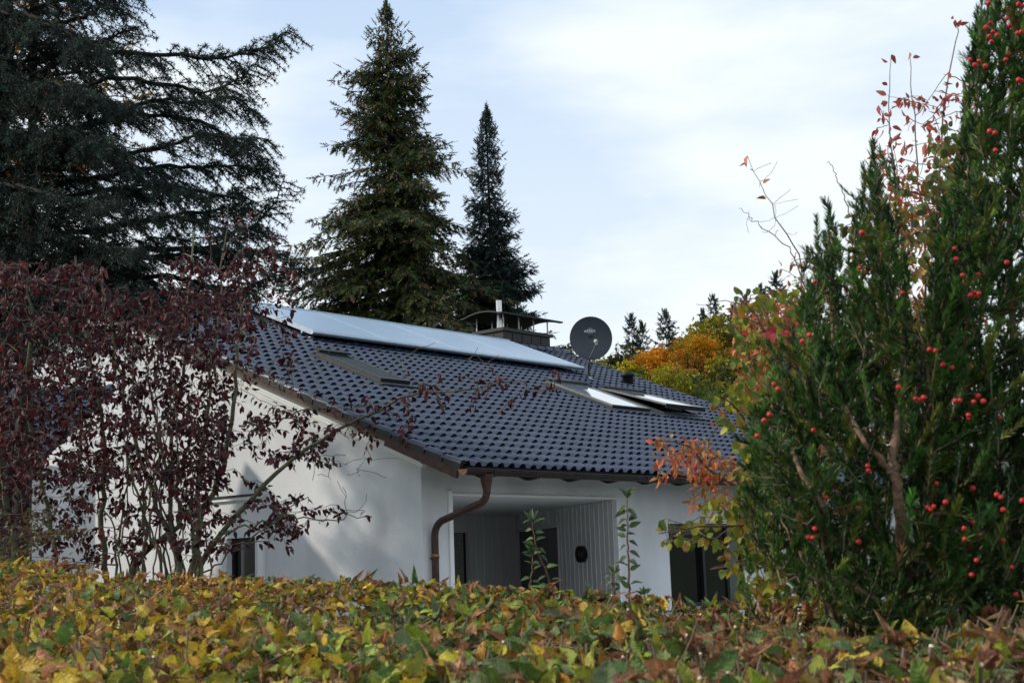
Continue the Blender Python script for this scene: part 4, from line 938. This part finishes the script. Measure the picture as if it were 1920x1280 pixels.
PP, DD, SS = np.concatenate([P1, P2, P3_, P4]), np.concatenate([D1, D2, D3, D4]), np.concatenate([S1, S2, S3, S4]); n = len(PP)
cloud('foliage', leaf_t(.27, .10, .25), PP, mats_from(DD, rng.normal(0, 1, (n, 3)) + A(0, -.3, .6)), SS, pick([(.058, .014, .017), (.036, .010, .014), (.100, .024, .026), (.16, .034, .032)], [4, 4, 2, .5], n, .22), L_plum, plum, smooth=True)

# small green plant at the far left, behind the hedge
def leafy_bush(name, boxes, Yr, base, label, cols, wts, ls, sp=.03, cat='shrub', wid=.3, stems=5, matl=None, arch=.05, nst_r=.006, seedw=None, down=.3, twm=None, group=None):
    root = thing(name, base, label, cat, group); s_ = Skel(); T = sample_px(boxes, Yr); c = T.mean(0); b = A(*base)
    for k in range(stems):
        t = T[rng.integers(len(T))] * .6 + c * .4; s_.stem([b + rng.normal(0, .05, 3) * A(1, 1, 0), b + (t - b) * .35 + rng.normal(0, .05, 3), b + (t - b) * .7, t], nst_r, nst_r * .4, 16)
    tw = s_.grow(T, arch=arch, rk=.006)
    tube_obj('branches', s_.paths, s_.rads, twm or twigr, root, 5); P_, D_, S_ = leaves_on(tw, sp, .15, down=down, l=ls); n = len(P_)
    cloud('foliage', leaf_t(wid, .1, .22, heart=(.08 if wid > .42 else 0)), P_, mats_from(D_, rng.normal(0, .6, (n, 3)) + A(0, -.5, .6)), S_, pick(cols, wts, n, .18), matl or L_aut, root, smooth=True)
    return root, s_
leafy_bush('olive_bush', [(-60, 950, 90, 1070, 70), (60, 930, 150, 1060, 14)], (6.3, 6.9), (at(20, 1090, 6.6)[0], 6.6, 0), 'small dull olive bush at the far left behind the hedge', [(.09, .08, .03), (.14, .06, .025), (.06, .07, .025)], [3, 1, 2], (.018, .03), .016, stems=5)

# ------------------------------------------------------------------ shrubs on the right, behind the yew
ORL = [(.50, .13, .04), (.42, .17, .05), (.55, .08, .05), (.36, .20, .06)]
YGL = [(.20, .24, .03), (.32, .30, .03), (.12, .18, .03), (.42, .26, .03)]
R_ = thing('serviceberry_shrub', (at(1640, 1100, 5.4)[0], 5.4, 0), 'tall thin-stemmed shrub with small orange and red leaves behind the yew', 'shrub')
sk = Skel()
SS_ = [([(1620, 1300), (1600, 1060), (1500, 960), (1400, 925), (1330, 880), (1290, 830), (1240, 825)], (5.4, 4.9), .012, .002), ([(1640, 1300), (1660, 900), (1700, 620), (1690, 430), (1668, 250), (1670, 105)], (5.4, 5.3), .009, .0012),
 ([(1650, 1300), (1690, 900), (1740, 620), (1725, 380), (1712, 230), (1703, 100)], (5.4, 5.2), .008, .0012), ([(1660, 1300), (1740, 900), (1750, 620), (1760, 400), (1765, 200), (1797, 60), (1795, 35)], (5.4, 5.4), .008, .0012),
 ([(1640, 1300), (1640, 800), (1520, 600), (1500, 480), (1450, 400), (1402, 295)], (5.4, 5.0), .006, .0009), ([(1520, 600), (1490, 470), (1420, 420), (1385, 388)], (5.1, 4.9), .0028, .0009), ([(1620, 1300), (1580, 900), (1480, 700), (1430, 640), (1395, 560), (1305, 570)], (5.4, 5.0), .006, .0009),
 ([(1600, 480), (1595, 400), (1570, 330), (1553, 300)], (5.2, 5.1), .003, .0012)]
for pp, Ys, r0, r1 in SS_: sk.stem(px3(pp, Ys), r0, r1, wob=.004)
twA = sk.grow(sample_px([(1225, 820, 1340, 900, 60), (1290, 840, 1440, 950, 120), (1375, 560, 1500, 760, 300), (1440, 700, 1560, 900, 90), (1640, 180, 1830, 330, 60), (1640, 330, 1860, 520, 260), (1590, 430, 1800, 640, 140), (1700, 480, 1900, 800, 50), (1460, 480, 1520, 620, 14), (1400, 880, 1500, 1060, 30), (1760, 120, 1850, 260, 10)], (4.9, 5.6)), arch=.03, rk=.005)
bar = sk.grow(sample_px([(1400, 300, 1500, 470, 12), (1390, 390, 1480, 450, 8), (1640, 140, 1800, 260, 6)], (4.9, 5.1)), arch=.02, rk=.002, rmin=.0008)
tube_obj('branches', sk.paths, sk.rads, twigm, R_, 5)
Pa, Da, Sa = leaves_on(twA, .022, .25, down=.35, l=(.022, .038)); Pb, Db, Sb = leaves_on(sk.paths[1:5], .075, .82, down=.2, l=(.026, .040), keep=.55)
Pa, Da, Sa = np.concatenate([Pa, Pb]), np.concatenate([Da, Db]), np.concatenate([Sa, Sb]); n = len(Pa)
ca = pick(ORL, [4, 4, 1, 2], n, .2); hi = Pa[:, 2] > at(1700, 330, 5.2)[2]; Sa[hi] *= 1.15; ca[hi] = pick([(.38, .075, .05), (.40, .13, .06), (.30, .06, .04)], [3, 2, 1], int(hi.sum()), .2)
cloud('foliage', leaf_t(.24, .12, .3), Pa, mats_from(Da, rng.normal(0, .7, (n, 3)) + A(0, -.3, .5)), Sa, ca, L_aut, R_, smooth=True)
R2 = thing('round_leaved_shrub', (at(1720, 1100, 4.9)[0], 4.9, 0), 'shrub with rounded yellow-green leaves reaching left past the dark patio window', 'shrub')
sk = Skel()
for pp, Ys, r0, r1 in [([(1700, 1300), (1660, 1120), (1560, 1040), (1450, 990), (1380, 985), (1300, 985), (1235, 1000)], (4.9, 4.4), .010, .0016), ([(1700, 1300), (1680, 1000), (1560, 960), (1450, 900), (1400, 800), (1380, 760), (1340, 740)], (4.9, 4.5), .010, .0016),
  ([(1700, 1300), (1640, 1130), (1500, 1080), (1400, 1055), (1320, 1062)], (4.9, 4.5), .008, .0014), ([(1720, 1300), (1760, 800), (1790, 500), (1790, 330), (1800, 250)], (5.0, 5.0), .012, .002), ([(1700, 1300), (1640, 900), (1480, 700), (1420, 600), (1385, 545)], (4.9, 4.8), .010, .002),
  ([(1720, 1300), (1730, 800), (1700, 560), (1690, 430), (1680, 280)], (5.0, 5.1), .008, .001)]: sk.stem(px3(pp, Ys), r0, r1, wob=.004)
twB = sk.grow(sample_px([(1240, 970, 1420, 1030, 34), (1360, 1000, 1470, 1130, 70), (1410, 960, 1560, 1140, 110), (1320, 725, 1420, 810, 26), (1380, 820, 1460, 990, 60), (1310, 920, 1420, 985, 30), (1370, 540, 1500, 760, 150), (1640, 480, 1800, 680, 60), (1740, 230, 1880, 500, 200), (1680, 330, 1800, 520, 80), (1560, 400, 1640, 560, 14), (1520, 1060, 1640, 1150, 24), (1480, 980, 1560, 1080, 14)], (4.4, 5.1)), arch=.02, rk=.004)
tube_obj('branches', sk.paths, sk.rads, twigr, R2, 5)
Pa, Da, Sa = leaves_on(twB, .036, .3, down=.8, l=(.020, .036)); n = len(Pa); ca = pick(YGL + [(.34, .17, .05)], [3, 3, 3, 1, 1], n, .16)
up_ = Pa[:, 2] > at(1800, 520, 5)[2]; ca[up_] = pick([(.13, .15, .035), (.20, .19, .04), (.09, .11, .03)], [2, 1, 2], int(up_.sum()), .16)
cloud('foliage', leaf_t(.42, .10, .2, ws=(.8, 1, .78), heart=.07), Pa, mats_from(Da, rng.normal(0, .5, (n, 3)) + A(0, -1.0, .5)), Sa, ca, L_aut, R2, smooth=True)
R3, _ = leafy_bush('scarlet_vine', [(1455, 585, 1515, 665, 13), (1440, 610, 1500, 690, 6)], (4.3, 4.5), (at(1560, 1100, 4.5)[0], 4.5, 0), 'bright pinkish red leaves of a thin vine beside the yew at mid height', [(.62, .07, .09), (.55, .10, .09)], [2, 1], (.024, .036), .03, 'vine', .38, 2, None, .0, .004)
leafy_bush('lime_shrub', [(1760, 1040, 1860, 1150, 14), (1480, 1090, 1600, 1160, 26), (1440, 1120, 1720, 1190, 30)], (4.2, 4.7), (at(1620, 1180, 4.4)[0], 4.4, 0), 'low shrub with small lime and yellow leaves under the yew', YGL, [2, 4, 1, 2], (.022, .036), .022, 'shrub', .34, 4)

# two leafy shoots standing above the hedge
def sapling(pp, Y, n, lf, label, lean, cols):
    P3 = px3(pp, (Y, Y)); root = thing('sapling', (P3[0][0], Y, 0), label, 'sapling', 'young shoots above the hedge'); s_ = Skel()
    q = s_.stem([A(P3[0][0], Y, -.05)] + list(P3), .006, .0018, 30, .002); tube_obj('stem', s_.paths, s_.rads, twigr, root, 6)
    P_, D_, S_ = [], [], []; seg = np.linspace(10, 29, n) + rng.uniform(-.4, .4, n)
    for j, u in enumerate(seg):
        i = min(int(u), 28); pt = q[i] + (q[i + 1] - q[i]) * (u - i); sg = (1 if j % 2 else -1); d = nrm(A(sg * rng.uniform(.4, 1), rng.uniform(-.8, .5), rng.uniform(-.45, .7))); P_.append(pt + d * .006); D_.append(d); S_.append(rng.uniform(*lf))
    for a in (-.5, 0, .5): P_.append(q[-1]); D_.append(nrm(A(a, 0, 1))); S_.append(lf[1])
    P_, D_, S_ = map(np.array, (P_, D_, S_)); m_ = len(P_)
    cloud('foliage', leaf_t(.24, .14, .3), P_, mats_from(D_, rng.normal(0, .3, (m_, 3)) + A(0, -.7, .7)), S_, pick(cols, [1] * len(cols), m_, .15), L_aut, root, smooth=True)
SG = [(.075, .12, .04), (.11, .16, .05), (.06, .10, .045)]
sapling([(1182, 1160), (1180, 1080), (1176, 1020), (1176, 980), (1176, 935)], 5.2, 22, (.036, .05), 'tallest thin green shoot above the hedge, before the white wall', 0, SG)
sapling([(1036, 1130), (1030, 1085), (1010, 1035), (1002, 1010), (996, 975)], 5.4, 15, (.034, .048), 'thin green shoot in front of the shuttered terrace window', 0, SG)
sapling([(990, 1120), (996, 1080), (1000, 1050), (997, 1035)], 5.4, 9, (.028, .04), 'short shoot at the foot of the one before the shuttered window', 0, SG)
sapling([(1160, 1140), (1150, 1100), (1148, 1082), (1150, 1075)], 5.1, 9, (.022, .034), 'short leafy shoot left of the tallest one', 0, SG)
sapling([(1205, 1150), (1210, 1125), (1207, 1112)], 5.0, 6, (.022, .03), 'lowest shoot, just right of the tallest one', 0, SG)
# ------------------------------------------------------------------ yew with red berries, right
YY0 = 3.7
yew = thing('yew_bush', (at(1760, 1180, YY0)[0], YY0, 0), 'dense dark green yew with red berries filling the right side', 'yew')
top_x = A(1392, 1410, 1440, 1470, 1500, 1525, 1540, 1555, 1580, 1600, 1615, 1640, 1665, 1690, 1705, 1730, 1760, 1790, 1812, 1825, 1850, 1880, 2300)
top_y = A(1100, 790, 640, 650, 560, 450, 385, 365, 540, 430, 320, 256, 300, 420, 640, 620, 380, 330, 150, 30, -60, -200, -500)
lo_x = A(1392, 1420, 1500, 1600, 1700, 2300); lo_y = A(960, 1010, 1100, 1170, 1230, 1350)
def yew_pts(n, yr):
    x = rng.uniform(1395, 2080, n * 2); t = np.interp(x, top_x, top_y) + 58; b = np.interp(x, lo_x, lo_y); y = t + (b - t) * rng.random(n * 2)
    k = rng.random(n * 2) < (b - t) / 1300; k &= ~((np.abs(x - (1690 + (y - 960) * .06)) < 17) & (y > 845) & (y < 1015) & (rng.random(n * 2) < .9))
    x, y = x[k][:n], y[k][:n]; return x, y, rng.uniform(*yr, len(x))
def yew_shoots(P_, D_, Ln, nn, nl):
    """needles along each shoot, spread to both sides and forward"""
    n = len(P_); u = (np.arange(nn)[None, :] + rng.random((n, nn))) / nn
    D_ = nrmv(D_); bend_ = nrmv(rng.normal(0, 1, (n, 3)) + UP * .8)
    base = P_[:, None] + D_[:, None] * (Ln[:, None] * u)[..., None] + bend_[:, None] * (Ln[:, None] * .14 * u ** 2)[..., None]
    T = nrmv(D_[:, None] + bend_[:, None] * (.28 * u)[..., None]); a = u * 37 + rng.uniform(0, 6.28, (n, nn))
    s1 = nrmv(np.cross(D_, rng.normal(0, 1, (n, 3)))); s2 = np.cross(D_, s1)
    lat = s1[:, None] * np.cos(a)[..., None] + s2[:, None] * (np.sin(a) * .75)[..., None]
    ang = R(52) - R(22) * u; d = T * np.cos(ang)[..., None] + lat * np.sin(ang)[..., None] + UP * .10
    return base.reshape(-1, 3), nrmv(d.reshape(-1, 3)), np.repeat(nl, nn) * (1 - .35 * (u.reshape(-1) > .93)) * rng.uniform(.75, 1.15, n * nn), u.reshape(-1), base[:, [0, nn // 2, nn - 1]]
needle = (A((-.05, 0, 0), (.05, 0, 0), (.068, .5, .03), (-.068, .5, .03), (0, 1, -.02)).reshape(-1, 3), np.array([(0, 1, 2), (0, 2, 3), (3, 2, 4)], np.int32), 3)
trk = [([(1700, 1400), (1700, 1120), (1692, 1010), (1682, 900), (1676, 860), (1680, 800), (1690, 700), (1700, 560)], (3.85, 3.8, 3.45, 3.42, 3.42, 3.46, 3.7, 3.9), .017, .007), ([(1672, 885), (1655, 865), (1630, 840), (1600, 800), (1570, 720), (1560, 600), (1555, 430)], (3.42, 3.41, 3.40, 3.42, 3.7, 3.9, 3.9), .0085, .004),
 ([(1690, 870), (1712, 850), (1730, 810), (1745, 740), (1720, 560)], 3.55, .006, .003), ([(1560, 1400), (1550, 1080), (1546, 970), (1530, 930), (1500, 890), (1470, 780), (1450, 700)], (3.9, 3.8, 3.44, 3.42, 3.42, 3.8, 3.9), .010, .004), ([(1800, 1400), (1810, 1000), (1790, 700), (1800, 400), (1840, 150)], 4.0, .012, .004),
 ([(1640, 1400), (1640, 1000), (1620, 700), (1640, 500), (1645, 320)], 3.95, .010, .003), ([(1900, 1400), (1910, 900), (1890, 500), (1900, 100), (1900, -200)], 4.0, .014, .005), ([(1590, 1400), (1560, 1140), (1510, 1060), (1480, 1000)], 3.6, .008, .003), ([(1650, 1130), (1600, 1095), (1560, 1090), (1520, 1085), (1460, 1070)], 3.5, .006, .003),
 ([(2000, 1400), (2010, 900), (1990, 400), (2000, -100)], 4.0, .014, .005)]
ysk = Skel()
for pp, Y, r0, r1 in trk: ysk.stem(px3(pp, Y if isinstance(Y, tuple) else (Y, Y)), r0, r1, 26, .003)
nT = len(trk)
x, y, Y = yew_pts(2350, (3.36, 4.15)); T_ = atv(x, y, Y)
P_ = np.array(ysk.p); n = len(T_)
# trunk direction for each shoot: outward from the nearest limb and upward
idx = np.array([int(np.argmin(np.linalg.norm(P_ - t, axis=1) + .6 * np.maximum(0, P_[:, 2] - t[2]))) for t in T_]); outw = nrmv(T_ - P_[idx])
D = nrmv(outw * .55 + UP * .75 + rng.normal(0, .32, (n, 3)) + A(0, -.12, 0)); Ln = rng.uniform(.07, .15, n)
Pa, Da, Sa, Ua, mid = yew_shoots(T_ - D * (Ln * .6)[:, None], D, Ln, 76, rng.uniform(.021, .031, n))
# side shoots
k = rng.integers(0, n, 2200); D2 = nrmv(D[k] * .6 + rng.normal(0, .6, (2200, 3)) + UP * .1); P2 = T_[k] - D[k] * (Ln[k] * rng.uniform(.0, .6, 2200))[:, None]; L2 = rng.uniform(.04, .085, 2200)
Pb, Db, Sb, Ub, mid2 = yew_shoots(P2, D2, L2, 34, rng.uniform(.020, .029, 2200))
# tip shoots making the ragged skyline
tx = A(1415, 1440, 1462, 1500, 1518, 1536, 1550, 1566, 1590, 1606, 1618, 1632, 1641, 1652, 1664, 1680, 1694, 1712, 1744, 1770, 1790, 1800, 1815, 1822, 1835, 1830, 1850, 1880, 1400, 1402, 1408)
tx = np.concatenate([tx, tx + rng.normal(0, 5, len(tx)), tx + rng.normal(0, 7, len(tx))]); ty = np.interp(tx, top_x, top_y) + np.concatenate([np.zeros(31), rng.uniform(25, 70, 31), rng.uniform(60, 130, 31)]) + rng.uniform(-6, 14, 93)
T3 = atv(tx, ty, rng.uniform(3.5, 3.8, 93)); D3 = nrmv(UP + rng.normal(0, .16, (93, 3)) + A(-.06, 0, 0)); L3 = rng.uniform(.07, .12, 93)
Pc, Dc, Sc, Uc, mid3 = yew_shoots(T3 - D3 * L3[:, None], D3, L3, 64, rng.uniform(.022, .030, 93))
PP = np.concatenate([Pa, Pb, Pc]); DD = np.concatenate([Da, Db, Dc]); SS = np.concatenate([Sa, Sb, Sc]); UU = np.concatenate([Ua, Ub, Uc]); n = len(PP)
shoot_id = np.concatenate([np.repeat(np.arange(len(T_)) % 1990, 76), np.repeat(np.arange(2200), 34) + 2000, np.repeat(np.arange(93), 64) + 4300])
scol = pick([(.036, .100, .017), (.020, .055, .013), (.070, .150, .024), (.14, .17, .025), (.16, .10, .035)], [4, 4, 3, 1.0, .35], 4400, .2)[shoot_id]
cc = scol * (1 + .30 * (UU > .8))[:, None] * rng.lognormal(0, .18, (n, 1))
cloud('foliage', needle, PP, mats_from(DD, rng.normal(0, .5, (n, 3)) + UP), SS, cc, L_yew, yew)
mids = np.concatenate([mid, mid2, mid3]); con = []; 
for i in range(0, len(T_), 9): q = T_[i] - D[i] * Ln[i] * .6; a = P_[idx[i]]; con.append(np.array([a, (a + q) / 2 - UP * .02 + rng.normal(0, .01, 3), q]))
con = [c_ for c_ in con if np.linalg.norm(c_[0] - c_[2]) < .12]
tube_obj('twigs', list(mids) + con, [A(.0022, .0018, .0012)] * len(mids) + [A(.003, .0025, .0018)] * len(con), twigm, yew, 4)
for i in range(nT): tube_obj('trunk', [ysk.paths[i]], [ysk.rads[i] * (1 + .1 * np.sin(np.arange(len(ysk.rads[i])) * 1.7))], barky, yew, 10)
# berries
bV, bF = [], []
K1, K2 = 10, 7
for i in range(K2 + 1):
    a = math.pi * (.10 + .88 * i / K2) if i < K2 else math.pi * .999
    for j in range(K1): b = 2 * math.pi * j / K1; bV.append((math.sin(a) * math.cos(b), math.sin(a) * math.sin(b), math.cos(a)))
for j in range(K1): b = 2 * math.pi * j / K1; bV.append((.2 * math.cos(b), .2 * math.sin(b), .45))
bF = [(i * K1 + j, i * K1 + (j + 1) % K1, (i + 1) * K1 + (j + 1) % K1, (i + 1) * K1 + j) for i in range(K2) for j in range(K1)]
cupb = (K2 + 1) * K1; bF += [(cupb + j, cupb + (j + 1) % K1, (j + 1) % K1, j) for j in range(K1)] + [tuple(range(cupb, cupb + K1))[::-1]]
bme = MB(); bme.add(bV, bF, 0, True); b0 = npmesh('berry', bme.v, [i for f in bme.f for i in f], [len(f) for f in bme.f], berrym, None, smooth=True); bmesh_ = b0.data; bpy.data.objects.remove(b0)
BER = [(1888, 35), (1893, 48), (1857, 44), (1849, 52), (1862, 60), (1870, 66), (1855, 68), (1859, 78), (1908, 62), (1915, 60), (1891, 101), (1819, 112), (1836, 115), (1828, 122), (1848, 124), (1886, 112), (1910, 150), (1916, 152), (1854, 6), (1910, 8), (1917, 12), (1856, 246), (1866, 249), (1867, 282),
 (1616, 436), (1613, 502), (1790, 466), (1793, 486), (1805, 516), (1835, 515), (1888, 492), (1810, 528), (1826, 530), (1828, 548), (1836, 550), (1820, 553), (1831, 556), (1692, 549), (1528, 528), (1518, 628), (1505, 640), (1743, 655), (1754, 657), (1768, 683), (1785, 689), (1821, 687), (1685, 726), (1717, 747), (1725, 749), (1732, 745), (1791, 751), (1800, 750), (1826, 753), (1834, 742), (1844, 752), (1816, 778), (1816, 785), (1874, 783),
 (1451, 720), (1459, 729), (1443, 777), (1433, 788), (1420, 817), (1525, 806), (1627, 873), (1628, 882), (1756, 906), (1824, 915), (1869, 927), (1877, 932), (1917, 938), (1881, 955), (1740, 951), (1745, 955), (1751, 949), (1773, 941), (1824, 979), (1808, 990), (1838, 1002), (1809, 1010), (1880, 1012), (1549, 933), (1516, 1007), (1524, 1008), (1528, 991), (1610, 1015), (1831, 1050), (1822, 1077), (1897, 1063), (1905, 1114)]
for (bx, by) in BER[:99]:
    o = bpy.data.objects.new('berry', bmesh_); sc.collection.objects.link(o); o.parent = yew
    Y = rng.uniform(3.27, 3.42); o.location = Vector(at(bx, by, Y) - ORG[yew.name]); s_ = rng.uniform(.0054, .0068); o.scale = (s_, s_, s_ * 1.05)
    o.rotation_euler = (rng.uniform(1.2, 2.6), rng.uniform(-.6, .6), rng.uniform(-1, 1))

# ------------------------------------------------------------------ hedge in the foreground
hed = thing('beech_hedge', (0, 4.2, 0), 'trimmed beech hedge of yellow, green and brown leaves across the foreground', 'hedge')
tX = A(-200, 0, 100, 200, 300, 450, 560, 640, 760, 860, 1000, 1100, 1230, 1300, 1400, 1500, 1650, 1800, 1920, 2150)
tY = 12 + A(1040, 1042, 1050, 1066, 1078, 1084, 1088, 1084, 1086, 1096, 1102, 1110, 1122, 1136, 1140, 1138, 1162, 1154, 1146, 1138)
def hs(x, v):
    """top surface of the hedge: x in photo pixels, v 0 (back) .. 1 (front, at the frame bottom)"""
    x = np.asarray(x, float); v = np.asarray(v, float)
    Yb = np.interp(x, [-200, 600, 1200, 1920, 2150], [6.6, 5.4, 4.5, 3.35, 3.2]); Yf = np.interp(x, [-200, 600, 1200, 1920, 2150], [3.1, 2.95, 2.75, 2.45, 2.4])
    Pb = atv(x, np.interp(x, tX, tY) + 4, Yb); Pf = atv(x, np.full_like(x, 1300.), Yf)
    return Pb + (Pf - Pb) * v[:, None]
def bump2(P_): return .022 * np.sin(P_[:, 0] * 7 + P_[:, 1] * 5) + .016 * np.sin(P_[:, 0] * 21 - P_[:, 1] * 13) + .008 * np.sin(P_[:, 1] * 31 + P_[:, 0] * 3)
def hcols(x, dep, n):
    left = 1 / (1 + np.exp((x - 620) / 170.)); right = 1 / (1 + np.exp(-(x - 1260) / 110.)); q = rng.random(n)
    pal = A((.42, .31, .03), (.40, .21, .035), (.22, .10, .045), (.34, .18, .09), (.085, .14, .028), (.22, .25, .03), (.12, .16, .06), (.30, .16, .03)).reshape(-1, 3)
    nzv = .5 + .5 * np.sin(x * .017 + 1.3) * np.cos(dep * 9 + x * .006)
    wl = np.stack([2.6 + 0 * x, 1.5 + 0 * x, .8 + 0 * x, .9 + 0 * x, 1.0 + 0 * x, 1.2 + 0 * x, .35 + 0 * x, 1.0 + 0 * x], -1); wm = wl * 0 + A(.7, .2, .8, .5, 2.4, 1.9, 1.6, .4); wr_ = wl * 0 + A(.5, .2, 2.6, .9, 1.2, .7, 1.0, .5)
    w_ = wl * left[:, None] + wr_ * right[:, None] + wm * (1 - left - right).clip(0)[:, None]
    w_[:, 2:4] *= (1 + 2.4 * np.exp(-dep * 7) * (1 - right))[:, None]; w_[:, 4:7] *= (.45 + 1.1 * nzv)[:, None]
    c = np.cumsum(w_, 1); c /= c[:, -1:]; k = (q[:, None] > c).sum(1); return 1.32 * pal[k] * rng.lognormal(0, .18, (n, 1)) * rng.lognormal(0, .08, (n, 3)), k
def hedge_leaves(name, n, x0, x1, dz, sz, vr=(0, 1.15), tm=None, only=None):
    x = rng.uniform(x0, x1, n); v = rng.random(n) ** .85 * (vr[1] - vr[0]) + vr[0]; P_ = hs(x, v); P_[:, 2] += bump2(P_) - np.abs(rng.normal(0, 1, n)) * dz + .006
    c, k = hcols(x, v, n); d = nrmv(rng.normal(0, 1, (n, 3)) * A(1, 1, .75) + A(0, -.1, .15)); nv = rng.normal(0, .95, (n, 3)) + A(0, -.55, .75)
    s = rng.uniform(*sz, n) * (.82 + .42 * v) * np.where((k == 2) | (k == 3), .85, 1); br = (k == 2) | (k == 3)
    for nm, sel, tmpl in ((name, ~br, tm or T_leaf), ('dry_foliage', br, T_dry)):
        if sel.sum(): cloud(nm, tmpl, P_[sel], mats_from(d[sel], nv[sel]), s[sel], c[sel], L_hedge, hed, smooth=True)
def hornbeam(w=.30, curl=.42, fold=.16, rip=.026):
    ys = np.array([0, .08, .2, .34, .48, .62, .76, .88, 1.0]); wd = np.array([.0, .55, .86, 1, .98, .88, .68, .42, .0]) * w; V = []; Fs = []
    for i, (y, q) in enumerate(zip(ys, wd)):
        z = -curl * (y - .3) ** 2 * 1.6 + (rip if i % 2 else -rip) * (q > 0)
        ser = (1.05 if i % 2 else .96)
        V += [(-q * ser, y - .04 * (q > 0), z + fold * q / w * 1.0), (-q * .5, y, z + fold * .45 + rip * (1 if i % 2 else -1)), (0, y, -curl * (y - .3) ** 2 * 1.6), (q * .5, y, z + fold * .45 + rip * (1 if i % 2 else -1)), (q * ser, y - .04 * (q > 0), z + fold * q / w)]
    for i in range(len(ys) - 1):
        for j in range(4): a = i * 5 + j; Fs += [(a, a + 1, a + 6), (a, a + 6, a + 5)]
    return np.array(V, float), np.array(Fs, np.int32), 3
T_leaf = hornbeam(); T_dry = hornbeam(.24, 1.3, .42, .05)
hedge_leaves('foliage', 2000, -180, 2120, .028, (.032, .070), (0, 1.2))
hedge_leaves('foliage', 8000, -180, 2120, .10, (.024, .066), (-.02, 1.25))
hedge_leaves('foliage', 3600, -180, 1500, .018, (.026, .044), (-.04, .22), only=1)
# leaves of the back rim sticking up a little
x = rng.uniform(-150, 2100, 700); P_ = hs(x, np.zeros(700)); P_[:, 2] += rng.uniform(-.03, .022, 700); c, k = hcols(x, np.zeros(700), 700)
cloud('foliage', T_dry, P_, mats_from(nrmv(rng.normal(0, 1, (700, 3)) + UP * .7), rng.normal(0, .6, (700, 3)) + A(0, -1, .3)), rng.uniform(.03, .05, 700), c, L_hedge, hed, smooth=True)
# inner leaves, coloured darker for shade, and the hedge sides down to the ground
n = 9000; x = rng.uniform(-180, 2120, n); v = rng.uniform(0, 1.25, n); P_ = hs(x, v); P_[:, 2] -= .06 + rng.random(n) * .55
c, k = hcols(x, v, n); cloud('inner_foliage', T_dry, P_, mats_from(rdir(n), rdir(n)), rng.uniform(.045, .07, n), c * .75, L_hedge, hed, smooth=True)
n = 5000; x = rng.uniform(-200, 2150, n); fb = rng.integers(0, 2, n); P_ = hs(x, fb * 1.25); P_[:, 2] = P_[:, 2] * rng.random(n); P_[:, 1] += rng.normal(0, .04, n)
c, k = hcols(x, v[:n], n); cloud('side_foliage', T_leaf, P_, mats_from(rdir(n), A(0, -1, .3) + rng.normal(0, .4, (n, 3))), rng.uniform(.05, .075, n), c, L_hedge, hed, smooth=True)
# stems and twigs
paths, rads = [], []; cutp = []
def hedge_twigs(n, x0, x1, out_, th):
    xs = rng.uniform(x0, x1, n); vs_ = rng.uniform(0, 1.15, n); Q = hs(xs, vs_)
    for q in Q:
        lean = A(rng.normal(0, .35), rng.normal(0, .3) - .15, 1); L_ = rng.uniform(.10, .28); tp_ = q + UP * rng.uniform(-.04, out_); s_ = np.linspace(0, 1, 5)[:, None]
        path = tp_ - nrm(lean) * L_ * (1 - s_) + rng.normal(0, .004, (5, 3)); paths.append(path); r0 = rng.uniform(.0012, th); rads.append(np.linspace(r0 * 1.4, r0, 5))
        if r0 > .0030: (rng.random() < .3) and cutp.append((path[-1], nrm(path[-1] - path[-2]), r0))
hedge_twigs(900, -150, 2100, .03, .0034); hedge_twigs(800, 1150, 2100, .045, .0035); hedge_twigs(60, -150, 2100, .035, .0055); hedge_twigs(46, 1200, 2100, .04, .005)
for i in range(520):
    q = hs(rng.uniform(-150, 2100, 1), rng.uniform(0, 1.2, 1))[0] + UP * rng.uniform(-.06, .004) ; d = nrm(rng.normal(0, 1, 3) * A(1, 1, .35)); s_ = np.linspace(-.5, .5, 5)[:, None]
    paths.append(q + d * s_ * rng.uniform(.08, .22) + rng.normal(0, .004, (5, 3))); rads.append(np.linspace(.0022, .0012, 5))
tube_obj('twigs', paths, rads, twigm, hed, 5)
mb = MB()
for p_, d_, r_0 in cutp[:160]: mb.lathe(p_, nrm(d_ + rng.normal(0, .35, 3)), [(r_0 * 1.05, -.004), (r_0 * 1.0, .0015), (.0001, .002)], 7)
tag(mb.build('cut_ends', cut, hed), kind='stuff')
st = [np.array([A(a, b, -.1), A(a + rng.normal(0, .04), b + rng.normal(0, .03), .6), A(a + rng.normal(0, .08), b + rng.normal(0, .06), 1.35)]) for a, b in [(hs(np.array([xx]), np.array([.55]))[0][0], hs(np.array([xx]), np.array([.55]))[0][1]) for xx in np.linspace(-150, 2100, 26)]]
tube_obj('stems', st, [A(.016, .012, .006)] * len(st), bark, hed, 7)
